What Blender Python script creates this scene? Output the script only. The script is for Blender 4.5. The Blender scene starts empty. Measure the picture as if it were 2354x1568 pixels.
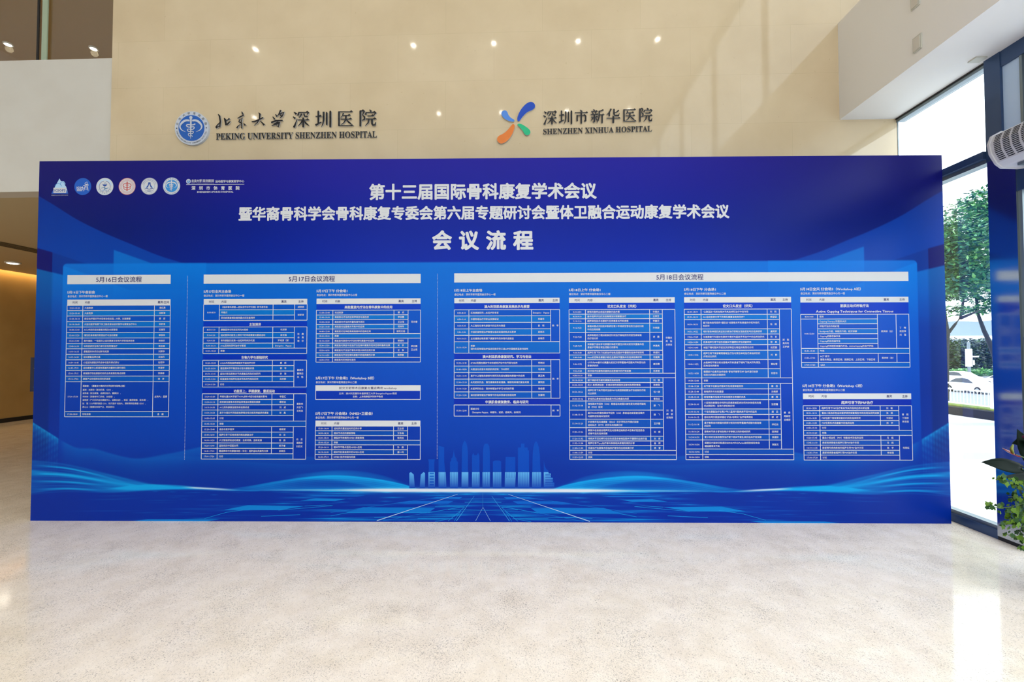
import bpy, bmesh, math, random
import numpy as np
from mathutils import Vector, Matrix
random.seed(7); RNG = np.random.RandomState(7)
S = bpy.context.scene
COL = S.collection

# ------------------------------------------------------------------ camera
F, CX, CY, HCAM = 1046.0, 1177.0, 784.0, 1.49
yaw, pitch, roll = math.radians(2.0), math.radians(1.48), math.radians(-0.085)
fwd = Vector((-math.sin(yaw)*math.cos(pitch), math.cos(yaw)*math.cos(pitch), math.sin(pitch)))
rt = Vector((math.cos(yaw), math.sin(yaw), 0)); up = rt.cross(fwd)
rt, up = rt*math.cos(roll)+up*math.sin(roll), -rt*math.sin(roll)+up*math.cos(roll)
cd = bpy.data.cameras.new('camera'); cam = bpy.data.objects.new('camera', cd); COL.objects.link(cam)
cd.sensor_width = 36; cd.lens = F/2354*36; cd.clip_start = .05; cd.clip_end = 2000
M = Matrix((rt, up, -fwd)).transposed().to_4x4(); M.translation = (0, 0, HCAM); cam.matrix_world = M
S.camera = cam
CAMP = Vector((0, 0, HCAM))
def ray(x, y): return rt*(x-CX)/F - up*(y-CY)/F + fwd
def at(x, y, Y):            # the point at depth Y seen at a spot of the photograph
    d = ray(x, y); return CAMP + d*(Y/d.y)
def onX(x, y, X):
    d = ray(x, y); return CAMP + d*(X/d.x)
# ------------------------------------------------------------------ world, exposure
vs = S.view_settings; vs.view_transform = 'Standard'; vs.look = 'None'; vs.gamma = 1; vs.use_curve_mapping = False
vs.exposure = -0.60
w = bpy.data.worlds.new('overcast_sky'); S.world = w; w.use_nodes = True
bg = w.node_tree.nodes['Background']; bg.inputs[0].default_value = (.90, .96, 1, 1); bg.inputs[1].default_value = 6.6
def area(name, loc, rot, sx, sy, power=0, color=(1, 1, 1), portal=False, parent=None, spread=None):
    l = bpy.data.lights.new(name, 'AREA'); l.shape = 'RECTANGLE'; l.size = sx; l.size_y = sy; l.energy = power; l.color = color
    if portal: l.cycles.is_portal = True
    if spread: l.spread = spread
    o = bpy.data.objects.new(name, l); o.location = loc; o.rotation_euler = rot; COL.objects.link(o)
    if parent: o.parent = parent
    return o
PI = math.pi
area('sky_portal_side', (3.9, -1.6, 1.95), (0, PI/2, 0), 3.8, 12.6, portal=True)
area('sky_portal_high', (3.9, -1.6, 6.4), (0, PI/2, 0), 3.1, 12.6, portal=True)
area('sky_portal_front', (-1.3, -8.2, 3.9), (PI/2, 0, 0), 10.0, 7.6, portal=True)

# ------------------------------------------------------------------ materials
def lin(c):
    c = np.asarray(c, float)/255.0
    return np.where(c <= .04045, c/12.92, ((c+.055)/1.055)**2.4)
def mat(name, rgb, rough=.5, metal=0, spec=.5, srgb=True, **k):
    m = bpy.data.materials.new(name); m.use_nodes = True; b = m.node_tree.nodes['Principled BSDF']
    c = lin(rgb) if srgb else rgb
    b.inputs['Base Color'].default_value = (*[float(v) for v in c], 1)
    b.inputs['Roughness'].default_value = rough; b.inputs['Metallic'].default_value = metal
    b.inputs['Specular IOR Level'].default_value = spec
    for kk, v in k.items(): b.inputs[kk.replace('_', ' ')].default_value = v
    return m
def emis(name, rgb, strength):
    return mat(name, rgb, .4, Emission_Color=(*[float(v) for v in lin(rgb)], 1), Emission_Strength=strength)
def N(m, t): return m.node_tree.nodes.new(t)
def LK(m, a, b): m.node_tree.links.new(a, b)
def noise_mat(name, c1, c2, scale, rough=.5, detail=5, lo=.35, hi=.65, spec=.5, stretch=None, bump=0):
    m = mat(name, c1, rough, spec=spec); b = m.node_tree.nodes['Principled BSDF']
    tc = N(m, 'ShaderNodeTexCoord'); mp = N(m, 'ShaderNodeMapping'); n = N(m, 'ShaderNodeTexNoise'); r = N(m, 'ShaderNodeValToRGB')
    LK(m, tc.outputs['Object'], mp.inputs[0]); LK(m, mp.outputs[0], n.inputs[0])
    if stretch: mp.inputs['Scale'].default_value = stretch
    n.inputs['Scale'].default_value = scale; n.inputs['Detail'].default_value = detail
    r.color_ramp.elements[0].position = lo; r.color_ramp.elements[1].position = hi
    r.color_ramp.elements[0].color = (*lin(c1), 1); r.color_ramp.elements[1].color = (*lin(c2), 1)
    LK(m, n.outputs[0], r.inputs[0]); LK(m, r.outputs[0], b.inputs['Base Color'])
    if bump:
        bp = N(m, 'ShaderNodeBump'); bp.inputs['Strength'].default_value = bump; LK(m, n.outputs[0], bp.inputs['Height']); LK(m, bp.outputs[0], b.inputs['Normal'])
    return m

def stone_wall_mat():
    m = mat('polished_beige_stone', (222, 202, 168), .05, spec=.85); nt = m.node_tree; b = nt.nodes['Principled BSDF']
    tc = N(m, 'ShaderNodeTexCoord'); sep = N(m, 'ShaderNodeSeparateXYZ'); cmb = N(m, 'ShaderNodeCombineXYZ')
    LK(m, tc.outputs['Object'], sep.inputs[0]); LK(m, sep.outputs[0], cmb.inputs[0]); LK(m, sep.outputs[2], cmb.inputs[1])
    mp = N(m, 'ShaderNodeMapping'); mp.inputs['Location'].default_value = (.35, -3.845+.51*8, 0); LK(m, cmb.outputs[0], mp.inputs[0])
    br = N(m, 'ShaderNodeTexBrick'); LK(m, mp.outputs[0], br.inputs[0])
    br.inputs['Scale'].default_value = 1; br.inputs['Brick Width'].default_value = 1.02; br.inputs['Row Height'].default_value = .51
    br.inputs['Mortar Size'].default_value = .0022; br.inputs['Mortar Smooth'].default_value = .3; br.inputs['Bias'].default_value = 0
    br.inputs['Color1'].default_value = (*lin((224, 202, 166)), 1); br.inputs['Color2'].default_value = (*lin((226, 205, 170)), 1)
    br.inputs['Mortar'].default_value = (*lin((216, 195, 159)), 1)
    n = N(m, 'ShaderNodeTexNoise'); n.inputs['Scale'].default_value = 2.2; n.inputs['Detail'].default_value = 8; LK(m, tc.outputs['Object'], n.inputs[0])
    r = N(m, 'ShaderNodeValToRGB'); r.color_ramp.elements[0].position = .3; r.color_ramp.elements[1].position = .72
    r.color_ramp.elements[0].color = (.90, .88, .85, 1); r.color_ramp.elements[1].color = (1, 1, 1, 1); LK(m, n.outputs[0], r.inputs[0])
    n2 = N(m, 'ShaderNodeTexNoise'); n2.inputs['Scale'].default_value = 26; n2.inputs['Detail'].default_value = 6; LK(m, tc.outputs['Object'], n2.inputs[0])
    r2 = N(m, 'ShaderNodeValToRGB'); r2.color_ramp.elements[0].position = .70; r2.color_ramp.elements[1].position = .80
    r2.color_ramp.elements[0].color = (1, 1, 1, 1); r2.color_ramp.elements[1].color = (.80, .74, .66, 1); LK(m, n2.outputs[0], r2.inputs[0])
    mx = N(m, 'ShaderNodeMix'); mx.data_type = 'RGBA'; mx.blend_type = 'MULTIPLY'; mx.inputs[0].default_value = 1
    LK(m, br.outputs[0], mx.inputs[6]); LK(m, r.outputs[0], mx.inputs[7])
    mx2 = N(m, 'ShaderNodeMix'); mx2.data_type = 'RGBA'; mx2.blend_type = 'MULTIPLY'; mx2.inputs[0].default_value = 1
    LK(m, mx.outputs[2], mx2.inputs[6]); LK(m, r2.outputs[0], mx2.inputs[7]); LK(m, mx2.outputs[2], b.inputs['Base Color'])
    bp = N(m, 'ShaderNodeBump'); bp.inputs['Strength'].default_value = .006; LK(m, n.outputs[0], bp.inputs['Height']); LK(m, bp.outputs[0], b.inputs['Normal'])
    return m
def floor_mat():
    m = mat('speckled_granite', (212, 202, 190), .09, spec=.55); b = m.node_tree.nodes['Principled BSDF']
    tc = N(m, 'ShaderNodeTexCoord')
    def nz(scale, detail, stretch, rot, lo, hi, a, bcol, rough=.6, dist=0, mod=None, amt=0):
        mp = N(m, 'ShaderNodeMapping'); mp.inputs['Scale'].default_value = stretch; mp.inputs['Rotation'].default_value = (0, 0, rot)
        LK(m, tc.outputs['Object'], mp.inputs[0]); n = N(m, 'ShaderNodeTexNoise'); LK(m, mp.outputs[0], n.inputs[0])
        n.inputs['Scale'].default_value = scale; n.inputs['Detail'].default_value = detail; n.inputs['Roughness'].default_value = rough; n.inputs['Distortion'].default_value = dist
        o_ = n.outputs[0]
        if mod:
            ma = N(m, 'ShaderNodeMath'); ma.operation = 'MULTIPLY_ADD'; LK(m, mod, ma.inputs[0]); ma.inputs[1].default_value = amt; LK(m, o_, ma.inputs[2]); o_ = ma.outputs[0]
        r = N(m, 'ShaderNodeValToRGB'); r.color_ramp.elements[0].position = lo; r.color_ramp.elements[1].position = hi
        r.color_ramp.elements[0].color = (*a, 1); r.color_ramp.elements[1].color = (*bcol, 1); LK(m, o_, r.inputs[0]); return r.outputs[0]
    cn = N(m, 'ShaderNodeTexNoise'); cn.inputs['Scale'].default_value = 3.1; cn.inputs['Detail'].default_value = 7; cn.inputs['Roughness'].default_value = .7; LK(m, tc.outputs['Object'], cn.inputs[0]); cl = cn.outputs[0]
    base = nz(7, 4, (1, 1, 1), 0, .35, .65, lin((242, 229, 210)), lin((251, 240, 224)))
    fleck = nz(150, 6, (1, .78, 1), .6, .45, .58, (.34, .33, .32), (1, 1, 1), .75, .9, cl, .22)
    dark = nz(140, 3, (1, .82, 1), .6, .365, .43, (.12, .11, .11), (1, 1, 1), .6, 1.4, cl, .20)
    clus = nz(2.6, 6, (1, .6, 1), .5, .30, .52, (.91, .90, .885), (1, 1, 1), .68)
    light = nz(60, 3, (1, .6, 1), .5, .56, .66, (1, 1, 1), (1.06, 1.06, 1.06))
    o = base
    for s in (fleck, dark, clus, light):
        mx = N(m, 'ShaderNodeMix'); mx.data_type = 'RGBA'; mx.blend_type = 'MULTIPLY'; mx.inputs[0].default_value = 1
        LK(m, o, mx.inputs[6]); LK(m, s, mx.inputs[7]); o = mx.outputs[2]
    LK(m, o, b.inputs['Base Color'])
    return m
def glass_mat(name, tint, refl=1.0):
    m = bpy.data.materials.new(name); m.use_nodes = True; nt = m.node_tree; nt.nodes.remove(nt.nodes['Principled BSDF']); out = nt.nodes['Material Output']
    t = N(m, 'ShaderNodeBsdfTransparent'); t.inputs[0].default_value = (*tint, 1)
    g = N(m, 'ShaderNodeBsdfGlossy'); g.inputs['Roughness'].default_value = .01
    f = N(m, 'ShaderNodeFresnel'); f.inputs[0].default_value = 1.45
    mul = N(m, 'ShaderNodeMath'); mul.operation = 'MULTIPLY'; mul.inputs[1].default_value = .6*refl; LK(m, f.outputs[0], mul.inputs[0])
    mx = N(m, 'ShaderNodeMixShader'); LK(m, mul.outputs[0], mx.inputs[0]); LK(m, t.outputs[0], mx.inputs[1]); LK(m, g.outputs[0], mx.inputs[2]); LK(m, mx.outputs[0], out.inputs[0])
    return m
def brushed_mat():
    m = mat('brushed_stainless', (176, 182, 188), .22, 1.0); b = m.node_tree.nodes['Principled BSDF']
    tc = N(m, 'ShaderNodeTexCoord'); mp = N(m, 'ShaderNodeMapping'); mp.inputs['Scale'].default_value = (1, 2, 260); n = N(m, 'ShaderNodeTexNoise')
    LK(m, tc.outputs['Object'], mp.inputs[0]); LK(m, mp.outputs[0], n.inputs[0]); n.inputs['Scale'].default_value = 2
    r = N(m, 'ShaderNodeMapRange'); r.inputs[3].default_value = .10; r.inputs[4].default_value = .20; LK(m, n.outputs[0], r.inputs[0]); LK(m, r.outputs[0], b.inputs['Roughness'])
    return m
def print_mat():
    m = mat('printed_film', (0, 60, 170), .32, spec=.12); b = m.node_tree.nodes['Principled BSDF']
    a = N(m, 'ShaderNodeVertexColor'); a.layer_name = 'Col'; LK(m, a.outputs[0], b.inputs['Base Color']); return m

MT = dict(
    stone=stone_wall_mat(), floor=floor_mat(), white_wall=noise_mat('white_paint', (212, 206, 196), (215, 210, 201), 3, .6),
    gold=noise_mat('warm_beige_stone', (184, 150, 92), (194, 160, 102), 1.5, .25), beige=mat('beige_ceiling_paint', (202, 184, 146), .7), gallery=mat('golden_ceiling_paint', (168, 128, 52), .7), vent_dark=mat('brown_vent_slot', (84, 72, 50), .7), vent=mat('brown_vent', (112, 98, 70), .6),
    ceil=mat('white_ceiling_paint', (235, 233, 228), .8), soffit=mat('white_soffit_paint', (240, 238, 236), .6),
    frame=mat('dark_anodised_frame', (56, 80, 118), .3, .3), frame_grey=mat('grey_aluminium', (128, 140, 146), .4, .6),
    glass=glass_mat('clear_glass', (.96, .985, .985), .4), green_glass=mat('green_glass_edge', (166, 182, 156), .2), dim_glass=glass_mat('dimming_glass', (.70, .71, .71), .8),  # last glass: tint made up to dim daylight through unseen panes
    steel=brushed_mat(), panel_blue=mat('blue_grey_panel', (190, 214, 242), .2, 0), black=mat('black_rubber', (22, 22, 26), .5),
    print=print_mat(), ink=mat('white_ink', (202, 203, 207), .45, spec=.15), navy=mat('navy_ink', (38, 34, 96), .45), edge=mat('board_edge', (36, 44, 120), .6),
    logo_blue=mat('logo_blue', (0, 84, 186), .45), logo_sky=mat('logo_sky_blue', (40, 130, 200), .45), logo_red=mat('logo_red', (190, 60, 52), .45),
    logo_teal=mat('logo_teal', (30, 110, 160), .45), logo_navy=mat('logo_navy', (20, 70, 150), .45), pale=mat('logo_pale_blue', (170, 205, 235), .45),
    letter=mat('black_acrylic', (16, 16, 22), .3), letter_side=mat('letter_side_grey', (205, 206, 210), .35, .2),
    em_blue=mat('emblem_blue', (30, 98, 190), .35), em_white=mat('emblem_white', (205, 210, 222), .4),
    p_navy=mat('petal_royal_blue', (0, 72, 190), .35), p_sky=mat('petal_light_blue', (82, 142, 228), .35), p_or=mat('petal_orange', (240, 130, 48), .35), p_gr=mat('petal_green', (24, 190, 132), .35),
    ac=mat('white_plastic', (198, 198, 206), .4), dark=mat('dark_slot', (20, 24, 34), .7), lamp=emis('lamp_lens', (255, 246, 232), 14), led=emis('led_lens', (255, 246, 232), 90), lamp_warm=emis('warm_lamp_lens', (255, 236, 205), 14),
    cove=emis('cove_strip', (255, 205, 130), 6), plate=mat('grey_plate', (200, 200, 190), .5),
    screen=mat('sign_panel_blue', (8, 18, 60), .3), gold_text=mat('gold_print', (210, 190, 150), .5),
    leaf_d=mat('dark_glossy_leaf', (7, 24, 17), .5, spec=.1), leaf_m=mat('mid_green_leaf', (34, 70, 22), .5, spec=.2), leaf_l=mat('light_ivy_leaf', (84, 118, 26), .5, spec=.2), red=mat('red_spathe', (120, 16, 34), .35, spec=.15), spadix=mat('spadix_green', (120, 130, 50), .5),
    stem=mat('green_stem', (60, 84, 40), .5), pot=mat('charcoal_pot', (40, 42, 44), .5), soil=mat('potting_soil', (44, 34, 26), .9),
    tree1=mat('tree_leaf_light', (118, 176, 108), .5), tree2=mat('tree_leaf_mid', (78, 148, 110), .5), tree3=mat('tree_leaf_dark', (26, 84, 84), .55), bark=mat('grey_bark', (44, 50, 58), .9),
    pave=None, kerb=mat('dark_stone_kerb', (16, 18, 28), .6, spec=.2), rail=mat('white_railing_paint', (232, 234, 240), .4), lawn=noise_mat('lawn', (92, 120, 50), (140, 156, 70), 12, .9),
    road=noise_mat('asphalt', (120, 128, 138), (134, 142, 150), 4, .8), car_white=mat('white_car_paint', (236, 240, 246), .2), car_dark=mat('dark_car_paint', (24, 28, 44), .2), car_glass=mat('car_window', (34, 48, 66), .1), tyre=mat('tyre', (26, 26, 30), .8),
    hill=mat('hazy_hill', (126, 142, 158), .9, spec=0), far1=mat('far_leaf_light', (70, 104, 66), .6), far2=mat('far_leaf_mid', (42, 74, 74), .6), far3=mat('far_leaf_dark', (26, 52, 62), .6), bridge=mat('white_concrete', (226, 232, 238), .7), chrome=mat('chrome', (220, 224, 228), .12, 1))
def pave_mat():
    m = mat('pale_paving', (232, 236, 240), .5); b = m.node_tree.nodes['Principled BSDF']; tc = N(m, 'ShaderNodeTexCoord')
    br = N(m, 'ShaderNodeTexBrick'); LK(m, tc.outputs['Object'], br.inputs[0]); br.inputs['Scale'].default_value = 1
    br.inputs['Brick Width'].default_value = 1.2; br.inputs['Row Height'].default_value = .6; br.inputs['Mortar Size'].default_value = .006
    br.inputs['Color1'].default_value = (*lin((234, 237, 240)), 1); br.inputs['Color2'].default_value = (*lin((227, 231, 236)), 1); br.inputs['Mortar'].default_value = (*lin((150, 156, 168)), 1)
    wv = N(m, 'ShaderNodeTexWave'); wv.bands_direction = 'Y'; wv.inputs['Scale'].default_value = .105; wv.inputs['Phase Offset'].default_value = 1.2; LK(m, tc.outputs['Object'], wv.inputs[0])
    r = N(m, 'ShaderNodeValToRGB'); r.color_ramp.elements[0].position = .93; r.color_ramp.elements[1].position = .95
    r.color_ramp.elements[0].color = (1, 1, 1, 1); r.color_ramp.elements[1].color = (.42, .48, .60, 1); LK(m, wv.outputs[0], r.inputs[0])
    mx = N(m, 'ShaderNodeMix'); mx.data_type = 'RGBA'; mx.blend_type = 'MULTIPLY'; mx.inputs[0].default_value = 1
    LK(m, br.outputs[0], mx.inputs[6]); LK(m, r.outputs[0], mx.inputs[7]); LK(m, mx.outputs[2], b.inputs['Base Color']); return m
MT['pave'] = pave_mat()

# ------------------------------------------------------------------ mesh builder
class MB:
    def __init__(s): s.v = []; s.f = []; s.m = []; s.c = None
    def add(s, vs_, fs, mi=0):
        o = len(s.v); s.v.extend(vs_)
        for f in fs: s.f.append(tuple(i+o for i in f)); s.m.append(mi)
    def box(s, x0, y0, z0, x1, y1, z1, mi=0):
        s.add([(x0, y0, z0), (x1, y0, z0), (x1, y1, z0), (x0, y1, z0), (x0, y0, z1), (x1, y0, z1), (x1, y1, z1), (x0, y1, z1)],
              [(0, 3, 2, 1), (4, 5, 6, 7), (0, 1, 5, 4), (1, 2, 6, 5), (2, 3, 7, 6), (3, 0, 4, 7)], mi)
    def tube(s, pts, rad, n=8, mi=0, cap=True):
        pts = [Vector(p) for p in pts]; r = rad if isinstance(rad, (list, tuple)) else [rad]*len(pts)
        rings = []
        for i, p in enumerate(pts):
            d = (pts[min(i+1, len(pts)-1)]-pts[max(i-1, 0)]).normalized()
            a = d.cross(Vector((0, 0, 1)) if abs(d.z) < .9 else Vector((1, 0, 0))).normalized(); b = d.cross(a)
            rings.append([tuple(p+(a*math.cos(2*PI*k/n)+b*math.sin(2*PI*k/n))*r[i]) for k in range(n)])
        vs_ = [q for g in rings for q in g]; fs = []
        for i in range(len(pts)-1):
            for k in range(n): fs.append((i*n+k, i*n+(k+1) % n, (i+1)*n+(k+1) % n, (i+1)*n+k))
        if cap: fs.append(tuple(range(n-1, -1, -1))); fs.append(tuple((len(pts)-1)*n+k for k in range(n)))
        s.add(vs_, fs, mi)
    def lathe(s, c, prof, n=24, mi=0):      # prof: (radius, z)
        vs_ = []; fs = []
        for r, z in prof: vs_ += [(c[0]+r*math.cos(2*PI*k/n), c[1]+r*math.sin(2*PI*k/n), c[2]+z) for k in range(n)]
        for i in range(len(prof)-1):
            for k in range(n): fs.append((i*n+k, i*n+(k+1) % n, (i+1)*n+(k+1) % n, (i+1)*n+k))
        s.add(vs_, fs, mi)
    def prism(s, pts, ax, a, b, mi=0):      # polygon in the two other axes, swept along axis ax from a to b
        def mk(p, t): q = [0, 0, 0]; o = [i for i in range(3) if i != ax]; q[o[0]] = p[0]; q[o[1]] = p[1]; q[ax] = t; return tuple(q)
        n = len(pts); vs_ = [mk(p, a) for p in pts]+[mk(p, b) for p in pts]
        s.add(vs_, [tuple(range(n-1, -1, -1)), tuple(range(n, 2*n))]+[(i, (i+1) % n, n+(i+1) % n, n+i) for i in range(n)], mi)
    def build(s, name, mats, parent=None, smooth=False, bevel=0, colors=None):
        me = bpy.data.meshes.new(name); me.from_pydata([tuple(p) for p in s.v], [], s.f)
        for m in (mats if isinstance(mats, (list, tuple)) else [mats]): me.materials.append(m)
        me.polygons.foreach_set('material_index', s.m)
        if smooth: me.polygons.foreach_set('use_smooth', [True]*len(s.f))
        if colors is not None:
            ca = me.color_attributes.new('Col', 'FLOAT_COLOR', 'POINT'); ca.data.foreach_set('color', np.asarray(colors, np.float32).ravel())
        me.validate(); me.update()
        o = bpy.data.objects.new(name, me); COL.objects.link(o)
        if parent: o.parent = parent
        if bevel:
            b = o.modifiers.new('b', 'BEVEL'); b.width = bevel; b.segments = 2; b.limit_method = 'ANGLE'
        return o
def tag(o, label=None, cat=None, group=None, kind=None):
    for k, v in (('label', label), ('category', cat), ('group', group), ('kind', kind)):
        if v: o[k] = v
    return o
def empty(name, loc=(0, 0, 0), rz=0, **k):
    o = bpy.data.objects.new(name, None); COL.objects.link(o); o.location = loc; o.rotation_euler = (0, 0, rz); o.empty_display_size = .1
    return tag(o, **k)
def copy_tree(o, parent=None):
    c = o.copy(); COL.objects.link(c)
    if parent: c.parent = parent; c.matrix_parent_inverse = o.matrix_parent_inverse
    for ch in list(o.children): copy_tree(ch, c)
    return c
def struct(name, mb, m, parent=None, **k):
    o = mb.build(name, m, parent, **k)
    if not parent: o['kind'] = 'structure'
    return o
def boxes(*bs):
    b = MB()
    for q in bs: b.box(*q)
    return b

# ------------------------------------------------------------------ setting
YW, XW = 4.70, 3.735          # stone wall plane, glazed facade plane
XL, YF = -11.286, -8.0        # corridor wall, front facade
HC = 8.0
struct('floor', boxes((XL-.2, YF, -.2, XW, 16, 0)), MT['floor'])
struct('wall_back', boxes((-4.50, YW, 0, XW+.02, YW+.3, HC)), MT['stone'])
struct('ceiling', boxes((XL-.2, YF, HC, XW+.3, 5.0, HC+.2)), MT['ceil'])
struct('wall_left', boxes((XL-.2, YF, 0, XL, YW+.02, HC)), MT['ceil']); struct('wall_corridor_left', boxes((XL-.2, YW+.02, 0, XL, 16, HC)), MT['gold'])  # unseen hall part made white to bounce light onto the beam
struct('baseboard_left', boxes((XL, YW+.3, 0, XL+.015, 16, .09)), MT['black'])
struct('wall_corridor_end', boxes((XL, 15.8, 0, -4.5, 16, HC)), MT['gold'])
struct('wall_corridor_side', boxes((-4.5, YW+.3, 0, -4.3, 16, HC)), MT['gold'])
# balcony: white parapet, its soffit and the gallery above
struct('trim_1', boxes((XL, YW+.02, 3.25, -4.50, YW+.2, 4.705)), MT['white_wall'])
struct('ceiling_corridor', boxes((XL+.14, YW+.2, 3.27, -4.5, 15.8, 3.6)), MT['beige'])
struct('ceiling_gallery', boxes((XL, YW+.1, 7.2, -4.5, 15.8, 7.4)), MT['gallery'])
cv = boxes((XL+.02, YW+.4, 3.34, XL+.05, 15.6, 3.37)).build('cove_light', MT['cove'])
tag(cv, 'warm glowing light strip hidden above the corridor wall top', 'light strip')
area('cove_glow', (XL+.075, 10.1, 3.32), (0, -.25, 0), .05, 10.6, 60, (1, .70, .36), parent=cv)
area('gallery_glow', (-8, 9, 6.9), (0, 0, 0), 5, 5, 90, (1, .80, .45))
# gallery glass screen over the parapet
gs = empty('window_2', (0, 0, 0), kind='structure')
boxes((XL, YW+.1, 4.705, -5.475, YW+.112, 7.2)).build('pane', MT['glass'], gs); boxes((-5.44, YW+.1, 4.705, -4.5, YW+.112, 7.2)).build('pane', MT['glass'], gs)
boxes((-5.470, YW+.099, 4.705, -5.447, YW+.113, 7.2)).build('joint', MT['black'], gs); boxes((-5.395, YW+.085, 4.705, -5.335, YW+.098, 7.2)).build('glass_fin', MT['green_glass'], gs)
# beam along the glazed side
struct('beam', boxes((3.186, YF, 3.862, XW+.1, YW, 4.86)), MT['soffit'])
# window beside the backdrop
wn = empty('window_1', (0, 0, 0), kind='structure')
X0, X1 = XW, XW+.09
boxes((XW+.03, 3.79, .09, XW+.042, YW, 3.80)).build('pane', MT['glass'], wn)
boxes((X0+.012, 3.79, 3.822, X1, YW, 3.862)).build('head_frame', MT['frame_grey'], wn); boxes((X0+.004, 3.79, 3.85, X0+.02, YW, 3.862)).build('head_gasket', MT['black'], wn)
boxes((X0-.035, 3.79, 3.06, X1, YW, 3.12)).build('transom', MT['frame'], wn); boxes((X0+.005, 3.79, 3.03, X1, YW, 3.06)).build('transom_lip', MT['frame_grey'], wn)
boxes((X0, 3.79, 0, X1, YW, .07)).build('bottom_frame', MT['frame'], wn); boxes((X0+.02, 3.79, .07, X1, YW, .10)).build('bottom_lip', MT['frame_grey'], wn)
boxes((X0+.02, YW-.004, 0, X0+.03, YW, 3.86)).build('jamb', MT['frame_grey'], wn)
wc = empty('window_3', (0, 0, 0), kind='structure')                    # glazing above the beam
boxes((XW+.1, YF, 4.86, XW+.112, YW, HC)).build('pane', MT['dim_glass'], wc)
for y in (-6, -4, -2, 0, 2): boxes((XW+.07, y, 4.86, XW+.15, y+.06, HC)).build('mullion', MT['frame'], wc)
wr = empty('window_4', (0, 0, 0), kind='structure')                    # glazed side nearer the camera
boxes((XW+.03, YF, .09, XW+.042, 1.2, 3.86)).build('pane', MT['glass'], wr)
for y in (-6.4, -4.8, -3.2, -1.6, 0, 1.15): boxes((X0, y, 0, X1, y+.06, 3.86)).build('mullion', MT['frame'], wr)
boxes((X0, YF, 3.0, X1, 1.2, 3.08)).build('transom', MT['frame'], wr); boxes((X0, YF, 0, X1, 1.2, .09)).build('bottom_frame', MT['frame'], wr)
wf = empty('fill_window', (0, 0, 0), kind='structure')                    # unseen glazing behind the camera, added for frontal fill light
boxes((-6.2, YF-.05, .1, XW, YF-.038, HC)).build('pane', MT['dim_glass'], wf)
struct('light_block_front', boxes((XL, YF-.2, 0, -6.2, YF, HC)), MT['white_wall'])  # unseen solid stretch added to hold daylight back from the left
for i in range(6): x = -6.2+i*(XW+6.2)/5; boxes((x-.04, YF-.1, 0, x+.04, YF+.02, HC)).build('mullion', MT['frame'], wf)
for z in (0, 2.9, 5.4): boxes((-6.2, YF-.1, z, XW, YF+.02, z+.1)).build('transom', MT['frame'], wf)
# steel clad column beside the window, panel over the door, door
cl = empty('column', (0, 0, 0), kind='structure')
boxes((XW-.005, 3.578, .03, XW+.25, 3.79, 3.03)).build('cladding', MT['steel'], cl); boxes((XW-.002, 3.58, 0, XW+.25, 3.789, .03)).build('plinth', MT['black'], cl)
boxes((XW-.01, 3.665, 3.03, XW+.2, 3.79, 3.862)).build('upper_frame', MT['frame'], cl); boxes((XW-.004, 1.2, 3.74, XW+.2, 3.665, 3.862)).build('upper_header', MT['frame'], cl)
boxes((XW+.01, 3.535, 3.0, XW+.15, 3.665, 3.74)).build('upper_panel', MT['panel_blue'], cl); boxes((XW, 3.515, 3.0, XW+.16, 3.535, 3.74)).build('upper_trim', MT['frame_grey'], cl)
boxes((XW+.02, 3.42, 3.0, XW+.15, 3.515, 3.74)).build('upper_mullion', MT['frame'], cl); boxes((XW+.06, 1.2, 3.0, XW+.072, 3.42, 3.74)).build('upper_pane', MT['glass'], cl)
dr = empty('door_1', (0, 0, 0), kind='structure')
boxes((X0, 1.2, 2.72, X1, 3.578, 3.0)).build('header', MT['frame'], dr)
boxes((XW+.03, 1.25, .02, XW+.045, 3.56, 2.72)).build('leaf', MT['glass'], dr); boxes((X0+.01, 3.55, 0, X1, 3.578, 2.72)).build('stile', MT['frame_grey'], dr)
hb = MB(); hb.tube([(XW-.04, 3.50, .9), (XW-.04, 3.50, 1.6)], .016, 10); hb.tube([(XW-.04, 3.5, 1.0), (XW+.04, 3.5, 1.0)], .01, 8); hb.tube([(XW-.04, 3.5, 1.5), (XW+.04, 3.5, 1.5)], .01, 8); hb.build('handle', MT['chrome'], dr)

# ------------------------------------------------------------------ print layout of the backdrop
BL, BR = Vector((-4.436, 3.944, 0)), Vector((3.672, 4.123, 0)); BA = math.atan2(BR.y-BL.y, BR.x-BL.x)
SC = (BR-BL).length/2094
def hom(src, dst):
    A = []; 
    for (x, y), (u, v) in zip(src, dst): A += [[x, y, 1, 0, 0, 0, -u*x, -u*y, -u], [0, 0, 0, x, y, 1, -v*x, -v*y, -v]]
    return np.linalg.svd(np.array(A, float))[2][-1].reshape(3, 3)
HM = hom([(92, 372), (2164, 357), (2187, 1204), (70, 1197)], [(81, 364), (2175, 364), (2175, 1200), (81, 1200)])
def P(x, y): q = HM @ np.array([x, y, 1.0]); return q[0]/q[2], q[1]/q[2]     # artwork units: 1 = 3.87 mm on the board
BD = empty('conference_backdrop', BL, BA, label='wide blue printed backdrop wall with white conference title and schedule tables', cat='backdrop wall')

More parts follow.
